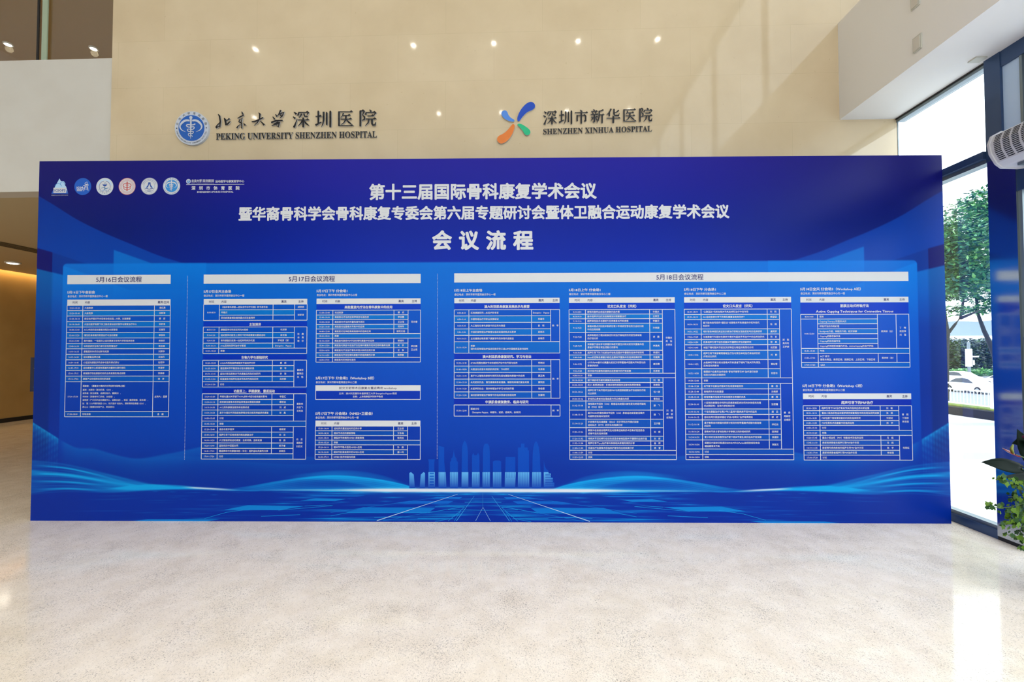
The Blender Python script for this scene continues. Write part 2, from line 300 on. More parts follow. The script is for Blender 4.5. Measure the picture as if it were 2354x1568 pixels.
# text outlines from the built-in font
_fc = {}
def glyphs(s, res=1):
    k = (s, res)
    if k in _fc: return _fc[k]
    c = bpy.data.curves.new('t', 'FONT'); c.body = s; c.size = 1; c.resolution_u = res
    o = bpy.data.objects.new('t', c); COL.objects.link(o); dg = bpy.context.evaluated_depsgraph_get(); dg.update()
    me = bpy.data.meshes.new_from_object(o.evaluated_get(dg))
    vv = np.zeros(len(me.vertices)*3); me.vertices.foreach_get('co', vv); vv = vv.reshape(-1, 3)[:, :2]
    ff = [tuple(p.vertices) for p in me.polygons]
    bpy.data.objects.remove(o); bpy.data.curves.remove(c); bpy.data.meshes.remove(me)
    _fc[k] = (vv, ff); return _fc[k]
class Ink(MB):
    """flat print on a plane: art units in, x right y down; thin layers stand in front of one another"""
    def __init__(s, sc=SC, ox=81, oy=1200, lift=.0015): super().__init__(); s.sc, s.ox, s.oy, s.d = sc, ox, oy, lift
    def pt(s, x, y, d=0): return ((x-s.ox)*s.sc, -(s.d+d), (s.oy-y)*s.sc)
    def poly(s, pts, mi=0, d=0): 
        s.add([s.pt(x, y, d) for x, y in pts], [tuple(range(len(pts)-1, -1, -1))], mi)
    def rect(s, x0, y0, x1, y1, mi=0, d=0): s.poly([(x0, y0), (x1, y0), (x1, y1), (x0, y1)], mi, d)
    def line(s, x0, y0, x1, y1, w, mi=0, d=0): s.stroke([(x0, y0, w), (x1, y1, w)], mi, d)
    def stroke(s, pts, mi=0, d=0):
        n = len(pts); L = []; R = []
        for i, (x, y, w_) in enumerate(pts):
            a, b = pts[max(i-1, 0)], pts[min(i+1, n-1)]; dx, dy = b[0]-a[0], b[1]-a[1]; l = math.hypot(dx, dy) or 1
            L.append((x-dy/l*w_/2, y+dx/l*w_/2)); R.append((x+dy/l*w_/2, y-dx/l*w_/2))
        s.add([s.pt(x, y, d) for x, y in L+R], [(i, i+1, n+i+1, n+i) for i in range(n-1)], mi)
    def disc(s, x, y, r, mi=0, d=0, n=40): s.poly([(x+r*math.cos(2*PI*k/n), y+r*math.sin(2*PI*k/n)) for k in range(n)], mi, d)
    def ring(s, x, y, r, w_, mi=0, d=0, a0=0, a1=360, n=40):
        s.stroke([(x+r*math.cos(math.radians(a0+(a1-a0)*k/n)), y+r*math.sin(math.radians(a0+(a1-a0)*k/n)), w_) for k in range(n+1)], mi, d)
    def text(s, t, x, yc, em, al='L', bold=0, width=None, mi=0, d=0, res=1, copies=None):
        if not t: return
        vv, ff = glyphs(t, res)
        if not len(vv): return
        x0, x1 = vv[:, 0].min(), vv[:, 0].max(); sx = em
        if width: sx = width/(x1-x0)
        off = {'L': x-(0 if not width else x0*sx), 'C': x-(x0+x1)/2*sx, 'R': x-x1*sx}[al]
        sh = [(0, 0)]
        if bold:
            k = copies or 4; sh += [(bold*em*math.cos(2*PI*(j+.5)/k), bold*em*math.sin(2*PI*(j+.5)/k)) for j in range(k)]
        for j, (a, b) in enumerate(sh):
            s.add([s.pt(off+q[0]*sx+a, yc+(.378-q[1])*em+b, d+j*.00006) for q in vv], ff, mi)
    def arc_text(s, t, x, y, r, em, a0, a1, mi=0, d=0, inward=False, bold=0):
        n = len(t)
        for i, ch in enumerate(t):
            if ch == ' ': continue
            a = math.radians(a0+(a1-a0)*(i/(n-1))); vv, ff = glyphs(ch, 1); cx = (vv[:, 0].min()+vv[:, 0].max())/2
            ux, uy = (-math.sin(a), math.cos(a)) if not inward else (math.sin(a), -math.cos(a))    # reading direction
            nx, ny = (math.cos(a), math.sin(a)) if not inward else (-math.cos(a), -math.sin(a))    # letter up
            px, py = x+r*math.cos(a), y+r*math.sin(a)
            s.add([s.pt(px+((q[0]-cx)*ux+(q[1]-.378)*nx)*em, py+((q[0]-cx)*uy+(q[1]-.378)*ny)*em, d) for q in vv], ff, mi)

def S3(a, b, t): return np.asarray(a, float)+(np.asarray(b, float)-np.asarray(a, float))*np.clip(t, 0, 1)[..., None]
def ramp(y, ys, cs): return np.stack([np.interp(y, ys, [c[k] for c in cs]) for k in range(3)], -1)
def panel_rgb(y): return ramp(y, [600, 700, 800, 900, 1000, 1060, 1200], [(0, 110, 214), (0, 98, 206), (0, 82, 196), (0, 70, 186), (0, 62, 176), (0, 58, 172), (0, 48, 164)])
ALB = 1.16
def alb(rgb): return lin(rgb)/ALB
def smooth(e0, e1, x): t = np.clip((x-e0)/(e1-e0), 0, 1); return t*t*(3-2*t)
def crv(L, xs, ys):
    xs = np.asarray(xs, float); ys = np.asarray(ys, float); m = np.gradient(ys, xs); i = np.clip(np.searchsorted(xs, L)-1, 0, len(xs)-2); h = xs[i+1]-xs[i]
    t = np.clip((L-xs[i])/h, 0, 1); t2, t3 = t*t, t*t*t
    return (2*t3-3*t2+1)*ys[i]+(t3-2*t2+t)*h*m[i]+(3*t2-2*t3)*ys[i+1]+(t3-t2)*h*m[i+1]
def art(X, Y):
    a = np.abs(X-1128.0); L = 1128-a                      # mirrored artwork, L as if on the left half
    base = ramp(Y, [364, 430, 520, 610], [(36, 32, 152), (26, 30, 152), (4, 32, 150), (0, 38, 164)])
    base = base*(1-.26*smooth(300, 1000, a))[..., None]  # both ends darkened: light falloff put into the print colour
    # swoosh sides
    bd = crv(L, [70, 110, 175, 245, 308, 358, 425, 520], [440, 463, 503, 537, 563, 584, 606, 640])
    k = smooth(-1.8, 1.8, Y-bd)
    side = ramp(Y, [450, 560, 640], [(0, 50, 152), (0, 60, 166), (0, 66, 172)]); base = base*(1-k[..., None])+side*k[..., None]
    ln = np.interp(L, [70, 110, 200, 240], [566, 577, 607, 620]); k = smooth(-1.8, 1.8, Y-ln)
    dk = np.where((L < 118)[..., None], np.array([14., 16, 108]), np.array([0., 52, 150])); base = base*(1-k[..., None])+dk*k[..., None]
    tri = np.interp(L, [262, 352], [574, 606]); k = smooth(-1.8, 1.8, Y-tri)*smooth(-1.5, 1.5, L-262)*(L < 480)
    base = base*(1-k[..., None])+np.array([0., 104, 204])*k[..., None]
    lo = np.interp(L, [70, 142, 300], [615, 632, 690]); k = smooth(-1.8, 1.8, Y-lo)
    low = ramp(Y, [615, 680, 760, 900, 1060, 1200], [(0, 108, 204), (0, 92, 194), (0, 58, 164), (0, 46, 152), (0, 46, 156), (0, 44, 158)])
    sh = (.86+.14*smooth(114, 122, L)); sh = sh+(1-sh)*smooth(1010, 1100, Y); base = base*(1-k[..., None])+low*sh[..., None]*k[..., None]
    # rounded panel
    r = 9.0; dx = np.maximum(143+r-L, 0); dy = np.maximum(606+r-Y, 0); inside = smooth(1.2, -1.2, np.hypot(dx, dy)-r)
    pan = panel_rgb(Y); pan = pan+(np.array([0., 12, 10])*(smooth(-2, 2, Y-lo+22)*smooth(760, 640, Y)*smooth(560, 150, L))[..., None])
    pan = pan+np.array([0., 9, 8])*((L > 262)*(L < 480)*smooth(700, 606, Y))[..., None]
    inside = np.where(Y > 1000, inside*smooth(1100, 1000, Y), inside)
    base = base*(1-inside[..., None])+pan*inside[..., None]
    # ------ lower artwork
    cy = np.zeros_like(X); wh = np.zeros_like(X)
    rs = np.random.RandomState(3)
    # edge wave with fine vertical strands
    e = crv(L, [70, 142], [968, 1012]); kx = smooth(145, 139, L); dn = Y-e
    cy += kx*smooth(-2, 2, dn)*(.60*np.exp(-np.clip(dn, 0, 300)/12)+.34*np.clip(1-dn/100, 0, 1)*(.35+.65*(.5+.5*np.sin(L*1.0)))*(.45+.55*np.sin(Y*.21+L*.12)**2))
    # soft hump behind
    e = crv(L, [70, 142, 185, 225, 265, 320, 400, 520, 640, 760, 900], [985, 1013, 1033, 1035, 1046, 1057, 1046, 1026, 1046, 1054, 1054])
    cy += smooth(-2.5, 3, Y-e)*.30*np.exp(-np.clip(Y-e, 0, 200)/30)*smooth(140, 160, L)*smooth(980, 500, L)
    e = crv(L, [300, 420, 560, 700, 860, 1000], [1064, 1052, 1062, 1070, 1060, 1050]); cy += smooth(-3, 4, Y-e)*.10*np.exp(-np.clip(Y-e, 0, 200)/26)*smooth(300, 420, L)*smooth(1020, 800, L)
    # many flowing strands on the left
    for i in range(26):
        o_ = i*3.3; e = crv(L, [70, 160, 260, 360, 470], [1062+o_*.95, 1072+o_*.75+4*math.sin(i), 1094+o_*.5, 1116+o_*.16, 1126])
        cy += (.14+.22*rs.rand())*np.exp(-((Y-e)/(1.4+1.2*rs.rand()))**2)*smooth(540, 90+150*rs.rand(), L)
    e = crv(L, [70, 150, 250, 330, 420], [1086, 1094, 1109, 1126, 1130]); cy += .42*smooth(-7, 2, Y-e)*np.exp(-np.clip(Y-e, 0, 99)/7)*smooth(400, 60, L)
    e = crv(L, [150, 230, 320, 420], [1082, 1092, 1116, 1128]); cy += .30*smooth(-2, 3, Y-e)*np.exp(-np.clip(Y-e, 0, 99)/16)*smooth(120, 220, L)*smooth(420, 300, L)*(Y < 1131)
    # main ribbons
    e = crv(L, [230, 300, 380, 430, 480, 540, 600], [1131, 1121.5, 1117, 1119, 1124, 1128, 1130])
    band = np.interp(L, [230, 300, 380, 480, 600], [1, 9, 10, 4, 0]); cy += .62*smooth(-1.8, 1.2, Y-e)*np.exp(-(np.clip(Y-e-band*.1, 0, 99)/(1+band*.75))**2)*smooth(230, 330, L)*smooth(640, 520, L)
    wh += .9*np.exp(-((Y-crv(L, [400, 480, 560], [1121, 1125, 1129]))/2.0)**2)*smooth(420, 470, L)*smooth(580, 500, L)
    e = crv(L, [500, 580, 650, 720, 780, 850, 900, 950, 990], [1130, 1121, 1109, 1099, 1095, 1099, 1106, 1117, 1131])
    dep = np.clip(Y-e, 0, 99); st = .72+.28*np.sin(dep*1.5+L*.012); cy += smooth(-1.5, 2, Y-e)*(.60*np.exp(-dep/7)+.36*st*np.exp(-dep/26)+.25*smooth(1112, 1128, Y))*(Y < 1131)*smooth(500, 660, L)*smooth(1000, 950, L)
    for i in range(9):
        e2 = crv(L, [640, 720, 800, 850, 900, 945], [1101+i*.6, 1090+i*1.3, 1084+i*2.6, 1087+i*3.4, 1097+i*3.4, 1112+i*2]); cy += .28*smooth(-2, 2, Y-e2)*np.exp(-np.clip(Y-e2, 0, 99)/4)*(Y < 1128)*smooth(650, 800+8*i, L)*smooth(965, 905, L)
    # horizon glow
    g = np.exp(-np.abs(Y-1128.5)/3.2); cy += .9*g*smooth(600, 860, L); wh += 1.25*np.exp(-((Y-1128.5)/4.0)**2)*smooth(760, 930, L)+.5*np.exp(-((Y-1128.5)/1.6)**2)*smooth(560, 760, L)
    cy += .35*np.exp(-np.clip(Y-1128, 0, 99)/12)*(Y > 1128)*smooth(650, 1060, L)
    # ground of light: radial lines and streaks
    for i in range(120):
        y0 = 1131+68*rs.rand()**1.3; xc = (30+850*rs.rand()**1.2) if i > 40 else 420*rs.rand(); ln_ = (14+60*rs.rand())*(.6+.02*(y0-1130)); s_ = np.exp(-((Y-y0-(a-xc)*.012)/(.9+.5*rs.rand()))**2)*np.clip(1-np.abs(a-xc)/ln_, 0, 1)
        cy += (.20+.40*rs.rand())*s_*(1-.7*smooth(350, 900, xc+0*X))
    cy = np.clip(cy, 0, 1.15); wh = np.clip(wh, 0, 1)
    base = base+(np.array([10., 172, 240])-base)*np.clip(cy, 0, 1)[..., None]*.92
    base = base+(np.array([222., 226, 240])-base)*wh[..., None]
    return base

# body and front print
boxes((0, 0, 0, 2094*SC, .10, 836*SC)).build('board', MT['edge'], BD)
xs = np.linspace(81, 2175, 1300); ys = np.concatenate([np.arange(364, 960, 2.0), np.arange(960, 1060, 1.6), np.linspace(1060, 1200, 118)])
XX, YY = np.meshgrid(xs, ys); cc = alb(art(XX, YY)); nx, ny = len(xs), len(ys)
vv = np.stack([(XX-81)*SC, np.full_like(XX, -.0008), (1200-YY)*SC], -1).reshape(-1, 3).astype(np.float32)
ii = (np.arange(ny-1)[:, None]*nx+np.arange(nx-1)[None]).ravel(); q = np.stack([ii, ii+nx, ii+nx+1, ii+1], 1).astype(np.int32)
me = bpy.data.meshes.new('front_print'); me.vertices.add(len(vv)); me.vertices.foreach_set('co', vv.ravel()); me.loops.add(q.size); me.loops.foreach_set('vertex_index', q.ravel())
me.polygons.add(len(q)); me.polygons.foreach_set('loop_start', np.arange(0, q.size, 4, dtype=np.int32)); me.polygons.foreach_set('loop_total', np.full(len(q), 4, np.int32)); me.update(calc_edges=True)
ca = me.color_attributes.new('Col', 'FLOAT_COLOR', 'POINT'); ca.data.foreach_set('color', np.concatenate([cc.reshape(-1, 3), np.ones((nx*ny, 1))], 1).astype(np.float32).ravel())
me.materials.append(MT['print']); fo = bpy.data.objects.new('front_print', me); COL.objects.link(fo); fo.parent = BD

# titles
for t, x0, x1, yl, yr, hgt in (('第十三届国际骨科康复学术会议', 850, 1370, 441.5, 440, 36.5), ('暨华裔骨科学会骨科康复专委会第六届专题研讨会暨体卫融合运动康复学术会议', 550, 1675, 491.5, 487.5, 31.5)):
    k = Ink(); a0, b0 = P(x0, yl); a1, b1 = P(x1, yr); k.text(t, a0, (b0+b1)/2, hgt*1.06, width=a1-a0, bold=.034, copies=8, res=3); k.build('title_lettering', MT['ink'], BD)
k = Ink()
for ch, x0, x1 in zip('会议流程', (993, 1055, 1117, 1179), (1039, 1101, 1163, 1226)):
    a0, b0 = P(x0, 554); a1, b1 = P(x1, 554); k.text(ch, (a0+a1)/2, b0-1, 46.5, 'C', bold=.038, copies=8, res=3)
k.build('title_lettering', MT['ink'], BD)
# date bars
for t, x0, x1, y0, y1 in (('5月16日会议流程', 156.2, 393.2, 633.2, 654.2), ('5月17日会议流程', 469, 967, 632, 653), ('5月18日会议流程', 1044, 2087, 629, 650)):
    a0, b0 = P(x0, y0); a1, b1 = P(x0, y1); a1 = P(x1, y0-3)[0]
    k = Ink(lift=.002); k.rect(a0, b0, a1, b1); bar = k.build('date_bar', MT['ink'], BD)
    k = Ink(lift=.0026); k.text(t, (a0+a1)/2, (b0+b1)/2, 14.2, 'C', width=107, bold=.016, res=2); k.build('bar_lettering', MT['navy'], bar)
for x, y0, y1 in ((432, 635, 1056), (1006, 630, 1056)):
    a, b0 = P(x, y0); b1 = P(x, y1)[1]; k = Ink(lift=.002)
    y = b0
    while y < b1: k.rect(a-.45, y, a+.45, y+1.6); y += 3.3
    k.build('dotted_divider', MT['ink'], BD)

# schedule tables ------------------------------------------------------------
def heading(t, x0, x1, yc, addr, ax0, ax1, ayc):
    k = Ink(lift=.002); a0, b = P(x0, yc); a1 = P(x1, yc)[0]; k.text(t, a0, b, 7.3, width=a1-a0, bold=.030)
    a0, b = P(ax0, ayc); a1 = P(ax1, ayc)[0]; k.text('会议地点：深圳市新华医院会议中心'+addr, a0, b, 5.6, width=a1-a0, bold=.02, copies=2); k.build('session_heading', MT['ink'], BD)
class Table:
    """cols: column edges measured at height yref; the ys are measured at the left edge xref"""
    def __init__(s, cols, yref, xref):
        s.c = [P(x, yref)[0] for x in cols]; s.xr = xref; s.fill = Ink(lift=.0014); s.fc = []; s.ln = Ink(lift=.0020); s.tx = Ink(lift=.0024); s.bars = Ink(lift=.0018)
    def Y(s, y): return P(s.xr, y)[1]
    def cell(s, x0, y0, x1, y1, f):
        s.fill.rect(x0, y0, x1, y1)
        for yy in (y0, y0, y1, y1):
            p = panel_rgb(np.array([yy]))[0]; s.fc.append((*alb(np.clip(p*f, 0, 255)), 1))
    def L(s, x0, y0, x1, y1): s.ln.line(x0, y0, x1, y1, 1.25)
    def header(s, y0, y1, names=('时间', '内容', '嘉宾', '主持')):
        c = s.c; y0, y1 = s.Y(y0), s.Y(y1); s.bars.rect(c[0], y0, c[-1], y1); ym = (y0+y1)/2
        s.tx.text(names[0], (c[0]+c[1])/2, ym, 6.2, 'C', mi=1, bold=.012, copies=2); s.tx.text(names[1], c[1]+4.5, ym, 6.2, mi=1, bold=.012, copies=2)
        for n, i in zip(names[2:], (2, 3)): s.tx.text(n, (c[i]+c[i+1])/2, ym, 6.2, 'C', mi=1, bold=.02, copies=2)
    def band(s, y0, y1, *lines):
        y0, y1 = s.Y(y0), s.Y(y1); s.cell(s.c[0], y0, s.c[-1], y1, np.array([1, .60, .93])); n = len(lines)
        for i, (t, w_) in enumerate(lines): s.tx.text(t, (s.c[0]+s.c[-1])/2, y0+(y1-y0)*(i+.5+.06)/n, 7.4, 'C', bold=.03, width=w_)
    def rows(s, ys, data, hosts=(), light0=False, times=None, guests=()):
        """data rows 'time|content|guest'; content may hold / for a second line; a trailing ~G or ~A spans over the guest / guest and host columns"""
        c = s.c; Y = [s.Y(y) for y in ys]; nc = len(c)-1; R = data; s.L(c[0], Y[0], c[-1], Y[0]); s.L(c[0], Y[-1], c[-1], Y[-1]); s.L(c[0], Y[0], c[0], Y[-1]); s.L(c[-1], Y[0], c[-1], Y[-1])
        hostrow = {}
        for h in hosts:
            for r in range(h[0], h[1]+1): hostrow[r] = h
        tm = times or []; tmrow = {}; gu = {}
        for h in guests:
            for r in range(h[0], h[1]+1): gu[r] = h
        for h in tm:
            for r in range(h[0], h[1]+1): tmrow[r] = h
        for i, row in enumerate(R):
            y0, y1 = Y[i], Y[i+1]; ym = (y0+y1)/2; p = row.split('|'); sp = ''
            if p[-1] in ('~G', '~A'): sp = p.pop()
            last = nc if sp == '~A' else (3 if nc > 3 else nc)
            if nc == 3: last = 3
            lightrow = (i % 2 == 1) != light0; f = np.array([1, 1.20, 1.0]) if lightrow else np.array([1, .86, .94])
            s.cell(c[0], y0, c[last], y1, f)
            s.fill.d += .0002
            if i in tmrow: s.cell(c[0], y0, c[1], y1, np.array([1, .9, .97]))
            if not sp and nc > 3 or sp == '~G':
                s.cell(c[3], y0, c[4], y1, np.array([1, .88, .96]))
            if i in gu: s.cell(c[2], y0, c[3], y1, np.array([1, .88, .96]))
            s.fill.d -= .0002
            x0 = c[1] if i in tmrow and i != tmrow[i][0] else c[0]; hx = c[-1]
            if i in hostrow and i != hostrow[i][0]: hx = c[3]
            if i in [h[0]-0 for h in hosts] or i not in hostrow: hx = c[-1]
            if i in gu and i != gu[i][0]: hx = c[2]
            if i: s.L(x0, y0, hx, y0)
            s.L(c[1], y0, c[1], y1)
            if not sp: s.L(c[2], y0, c[2], y1)
            if nc > 3 and sp != '~A': s.L(c[3], y0, c[3], y1)
            if i not in tmrow: s.tx.text(p[0], (c[0]+c[1])/2, ym, 5.2, 'C', bold=.012, copies=2)
            ls = p[1].split('/'); 
            for j, t in enumerate(ls): s.tx.text(t, c[1]+4.2, ym+(j-(len(ls)-1)/2)*7.2, 4.95, bold=.018, copies=2)
            if len(p) > 2 and p[2]: s.tx.text(p[2].replace(' ', '　'), (c[2]+c[3])/2, ym, 4.95, 'C', bold=.018, copies=2)
        for h in tm: s.tx.text(h[2], (c[0]+c[1])/2, (Y[h[0]]+Y[h[1]+1])/2, 5.2, 'C', bold=.012, copies=2)
        for h in guests: s.tx.text(h[2], (c[2]+c[3])/2, (Y[h[0]]+Y[h[1]+1])/2, 4.95, 'C', bold=.018, copies=2)
        for h in hosts:
            ls = h[2].split('/') if h[2] else []
            for j, t in enumerate(ls): s.tx.text(t.replace(' ', '　'), (c[3]+c[4])/2, (Y[h[0]]+Y[h[1]+1])/2+(j-(len(ls)-1)/2)*8, 4.95, 'C', bold=.018, copies=2)
    def done(s):
        o = s.fill.build('schedule_table', MT['print'], BD, colors=s.fc)
        if s.bars.f: s.bars.build('header_bar', MT['ink'], o)
        s.ln.build('table_lines', MT['ink'], o); s.tx.build('table_lettering', [MT['ink'], MT['navy']], o)

heading('5月16日下午会前会', 156, 219.1, 672.6, '一楼', 156.6, 248.4, 681.9)
t = Table((155.6, 191.7, 356, 392.6), 695, 153); c = t.c; ya, yb = t.Y(689.5), t.Y(702.7); t.bars.rect(c[0], ya, c[3], yb); ym = (ya+yb)/2
t.tx.text('时间', (c[0]+c[1])/2, ym, 6.2, 'C', mi=1, bold=.012, copies=2); t.tx.text('内容', c[1]+4.5, ym, 6.2, mi=1, bold=.012, copies=2); t.tx.text('嘉宾/主持', (c[2]+c[3])/2+2, ym, 6.2, 'C', mi=1, bold=.02, copies=2)
r16 = '13:00-13:20|大会致辞|唐红勇;13:20-13:40|大会致辞|张新涛;13:40-14:10|前沿治疗膝关节术后难治性粘连—大赫、加速康复|蔡 斌;14:10-14:40|大运动医学背景下体卫融合建设运动医学与康复治疗中心|张新涛;14:40-15:00|ACL术后的运动康复流程及长期管理|王建军;15:00-15:20|慢性肌骨疼痛的物理治疗与运动康复|李跃华;15:20-15:40|融中磨韵：一些国际上运动康复与生物力学的临床结合|余晓乐;15:40-16:00|半月板损伤生物力学分析及物理治疗|俞云峰;16:00-16:15|康复服务体系的创新与拓展|刘荣华;16:15-16:30|运动康复品牌之路|王旭丹;16:30-16:45|小型运动康复诊所成本与盈利模式探讨|赵昭华;16:45-17:00|运动康复中心新媒体渠道的流量转化提升密码|李凌宇;17:00-17:15|高端医疗险在康复机构的业务发展及难点探索|李婷婷;17:15-17:30|康复产业和保险协同创新发展|杨 彦;17:30-17:50||主持人：孟媛;17:50-18:00|论坛总结|孟 媛'.split(';')
ys16 = (702.7, 714.7, 727.2, 739.9, 752.4, 765, 777.7, 790.2, 802.3, 814.9, 827.6, 840.1, 852.3, 865.1, 877.9, 946.1, 958.2)
t.rows(ys16, r16)
for j, (s_, b_) in enumerate((('圆桌会：《康复支付模式的协同创新与破局之路》', .035), ('嘉宾：赵鹏怡（复动肌骨、CEO），', .014), ('胡承高（前日康复、品牌创始人、董事长），', .014), ('何树彬（颂健骨科门诊部、总经理），', .014), ('谢晓舒（广州乐跑运动康复中心、运营总监）、杨溪（鑫得健康、副总裁），', .014), ('赵　强（小步赛跑集团 CSO、知贝医疗 创始人、原新英特性骨骼 CEO），', .014), ('周山山（健康及体育产业、资深顾问）', .014))):
    t.tx.text(s_, c[1]+4.2, t.Y(887.4+(0 if j == 0 else 8.9+(j-1)*7.9)), 4.6, bold=b_, copies=2)
t.done()

heading('5月17日全天主会场', 468.9, 531.6, 670.8, '一楼', 469, 562, 680.3)
t = Table((468.9, 504.9, 628.2, 677.7, 706.5), 694, 466); t.header(688.2, 700.6)
t.rows((700.6, 712.9, 725.2, 737.1), ['|《临床骨科康复—团队合作诊疗方案》新书发布会|', '|开幕式|', '|民政部康复辅助器具重点实验室揭牌|'], [(0, 0, '戚丽丽'), (1, 2, '张新涛')], times=[(0, 2, '8:00-8:50')])
t.band(739.9, 751.4, ('主旨演讲', 27))
t.rows((752.3, 764.8, 777.2, 789.4, 801.1, 813.3), '8:50-9:10|康复医学与科技如何与AI结合|何成奇;9:10-9:30|运动医学功能至上原则下的早期康复与重返运动|敖世昌;9:30-9:50|骨科康复的发展—站起来带来的机遇|罗培源（港）;9:50-10:10|ACL后损的保守治疗与管理|Evangelos Pappas;10:10-10:20|茶歇|~A'.split(';'), [(0, 3, '张 鑫/余 勇/敬 华')])
t.band(816.1, 827, ('生物力学与基础研究', 61))
t.rows((828.5, 841, 853.5, 865.7, 877.9, 890), '10:20-10:35|ACLR术后粘连患者膝关节运动学分析|黄 斌;10:35-10:50|慢性踝关节不稳亚急分型与康复实践|韩 甲;10:50-11:05|运动训练在膝骨关节炎康复应用及机制研究|许 涛;11:05-11:20|低强度脉冲超声在骨关节炎的作用及研究|白定群;11:20-11:30|讨论|~G'.split(';'), [(0, 4, '姜美花/董晓远/张 铭')])
t.band(893.4, 904.2, ('功能至上，早期康复，重返运动', 95))
t.rows((905.5, 918.4, 930.7, 942.8, 955.3, 968.1, 980.6, 993.3, 1005.8, 1018.3, 1030.7, 1043, 1055.5), '13:30-13:50|早期负重对关节镜下ATFL修补术后功能恢复的影响|李国汇;13:50-14:10|胫骨高位截骨术后哪些异常运动原因的探索|蔡宗远;14:10-14:30|ACL损伤康复指南及新进展综述|刘 威;14:30-14:50|基于力偶的不同强度肩胛稳定性训练和两级损伤康复|张 鑫;14:50-15:05|讨论|~G;15:05-15:20|茶歇|~A;15:20-15:40|姿态与数字医学|蒋雨军;15:40-16:00|超声引导下肌骨疾患的精准康复治疗|向 云;16:00-16:20|人工智能赋能运动康复：全新场景、全新发展|陈 鹏;16:20-16:40|运动伤的中西医协同|郭子睿;16:40-17:00|重返赛场中的康复体能一体化：短跑运动员案例分享|余晓乐;17:00-17:20|讨论|~G'.split(';'), [(0, 4, '黄勃林/方亚飞/王宪泽'), (6, 11, '向 云/谌胜前/刘四文')])
t.done()

heading('5月17日下午 分会场1', 727.8, 798.5, 669.5, '二楼', 728.4, 821.1, 678.8)
t = Table((727.8, 765.6, 905.7, 938.2, 966.8), 693, 727); t.header(687, 699.4); t.band(699.9, 712.3, ('高能量激光疗法在骨科康复中的应用', 110))
t.rows((713.8, 724.6, 735.2, 746.2, 756.9, 767.6, 778.3, 789.3, 800, 811.3, 822.2, 832.8), '13:30-13:40|欢迎致辞|蔡 斌;13:40-14:00|高能激光疗法的生物学效应与适应症|李云霞;14:00-14:20|高能激光疗法的剂量和操作原则|王立恒;14:20-14:40|高能激光在膝骨关节炎中的应用|范晓华;14:40-15:00|高能激光在神经系统疾病中的临床应用|欧阳文彪;15:00-15:10|茶歇|~A;15:10-15:30|高能激光联合PRP疗法在骨科康复中的应用|蔡维科;15:30-15:50|高能激光联合冲击波疗法在骨科康复的临床应用和最新进展|肖 京;15:50-16:10|高能激光疗法治疗骨科术后水肿的应用分享|王 争;16:10-16:30|高能激光疗法在骨科康复中的临床案例分享|侯思敏;16:30-17:10|高能激光的体验与演示|~A'.split(';'), [(0, 4, '范永春'), (6, 9, '李云霞/王立恒')])
t.done()

heading('5月17日下午 分会场2（Workshop B班）', 726, 860.2, 869.4, '二楼', 726.2, 820, 878.9)
t = Table((725.8, 966.2), 892, 725); a0, a1 = t.c; y0, y1, y2 = t.Y(885.8), t.Y(898.8), t.Y(918.5); t.bars.rect(a0, y0, a1, y1); t.cell(a0, y1, a1, y2, np.array([1, .72, .94]))
for q_ in ((a0, y0, a0, y2), (a1, y0, a1, y2), (a0, y2, a1, y2)): t.L(*q_)
t.tx.text('前交叉韧带术后康复与重返赛场 workshop', (a0+a1)/2, (y0+y1)/2, 6.4, 'C', width=133, mi=1, bold=.012, copies=2)
t.tx.text('主讲：澳大利亚墨尔本皇家理工大学 Evangelos Pappas 教授', (a0+a1)/2, t.Y(904.7), 4.8, 'C', width=133, bold=.014, copies=2); t.tx.text('助教：上海健康医学院韩甲教授', (a0+a1)/2, t.Y(911.9), 4.8, 'C', width=69, bold=.014, copies=2)
t.done()

heading('5月17日下午 分会场3（NMES+卫星会）', 725.2, 856.7, 950.8, '负一楼', 725.6, 824.4, 960)
t = Table((725.2, 763.4, 904.7, 937, 966.2), 973, 724); t.header(966.9, 979.8)
t.rows((979.8, 990.3, 1001.3, 1012, 1022.6, 1033.8, 1044.8, 1056), '13:30-14:00|运动损伤重返运动的应用分享|王立恒;14:00-14:30|膝关节术后的康复策略|艾冬梅;14:30-15:00|髌股关节疼痛的NMES+康复策略|徐克拉;15:00-15:20|茶歇|~A;15:20-16:10|髋关节不稳术后的NMES+应用|孙 扬;16:10-16:40|膝关节肌骨疾病中的NMES+应用|唐一鸣;16:40-17:10|NMES+技术体验与实操|~G'.split(';'), [(0, 2, ''), (4, 6, '')])
t.done()

heading('5月18日上午主会场', 1044.2, 1108.1, 668, '一楼', 1044.5, 1138.9, 677.7)
t = Table((1044.2, 1077.7, 1221.5, 1265.5, 1286), 691, 1044); t.header(685.6, 697.6); t.band(698.4, 711.2, ('澳大利亚肌骨康复发展启示与展望', 103.5))
t.rows((712.6, 726.9, 741.8, 756.7, 771.3, 786, 812.1), '8:30-8:50|肌骨康复研究—从起步到专家|Evangelos Pappas;8:50-9:10|中国物理治疗师职业发展现状|林建华;9:10-9:30|人工智能在骨科康复中的应用与展望|曾 明;9:30-9:50|中澳肌骨物理治疗教育与临床实践的特点与思考|岳晓天;9:50-10:10|主动健康战略背景下康复学科的体育内涵建设|余晓乐;10:10-10:30|茶歇/澳大利亚物理治疗临床实践评价工具APP中国使用蓝皮书发布|~A'.split(';'), [(0, 4, '韩 甲')])
t.band(813.2, 826, ('澳大利亚肌骨康复研究、学习与创业', 111.5))
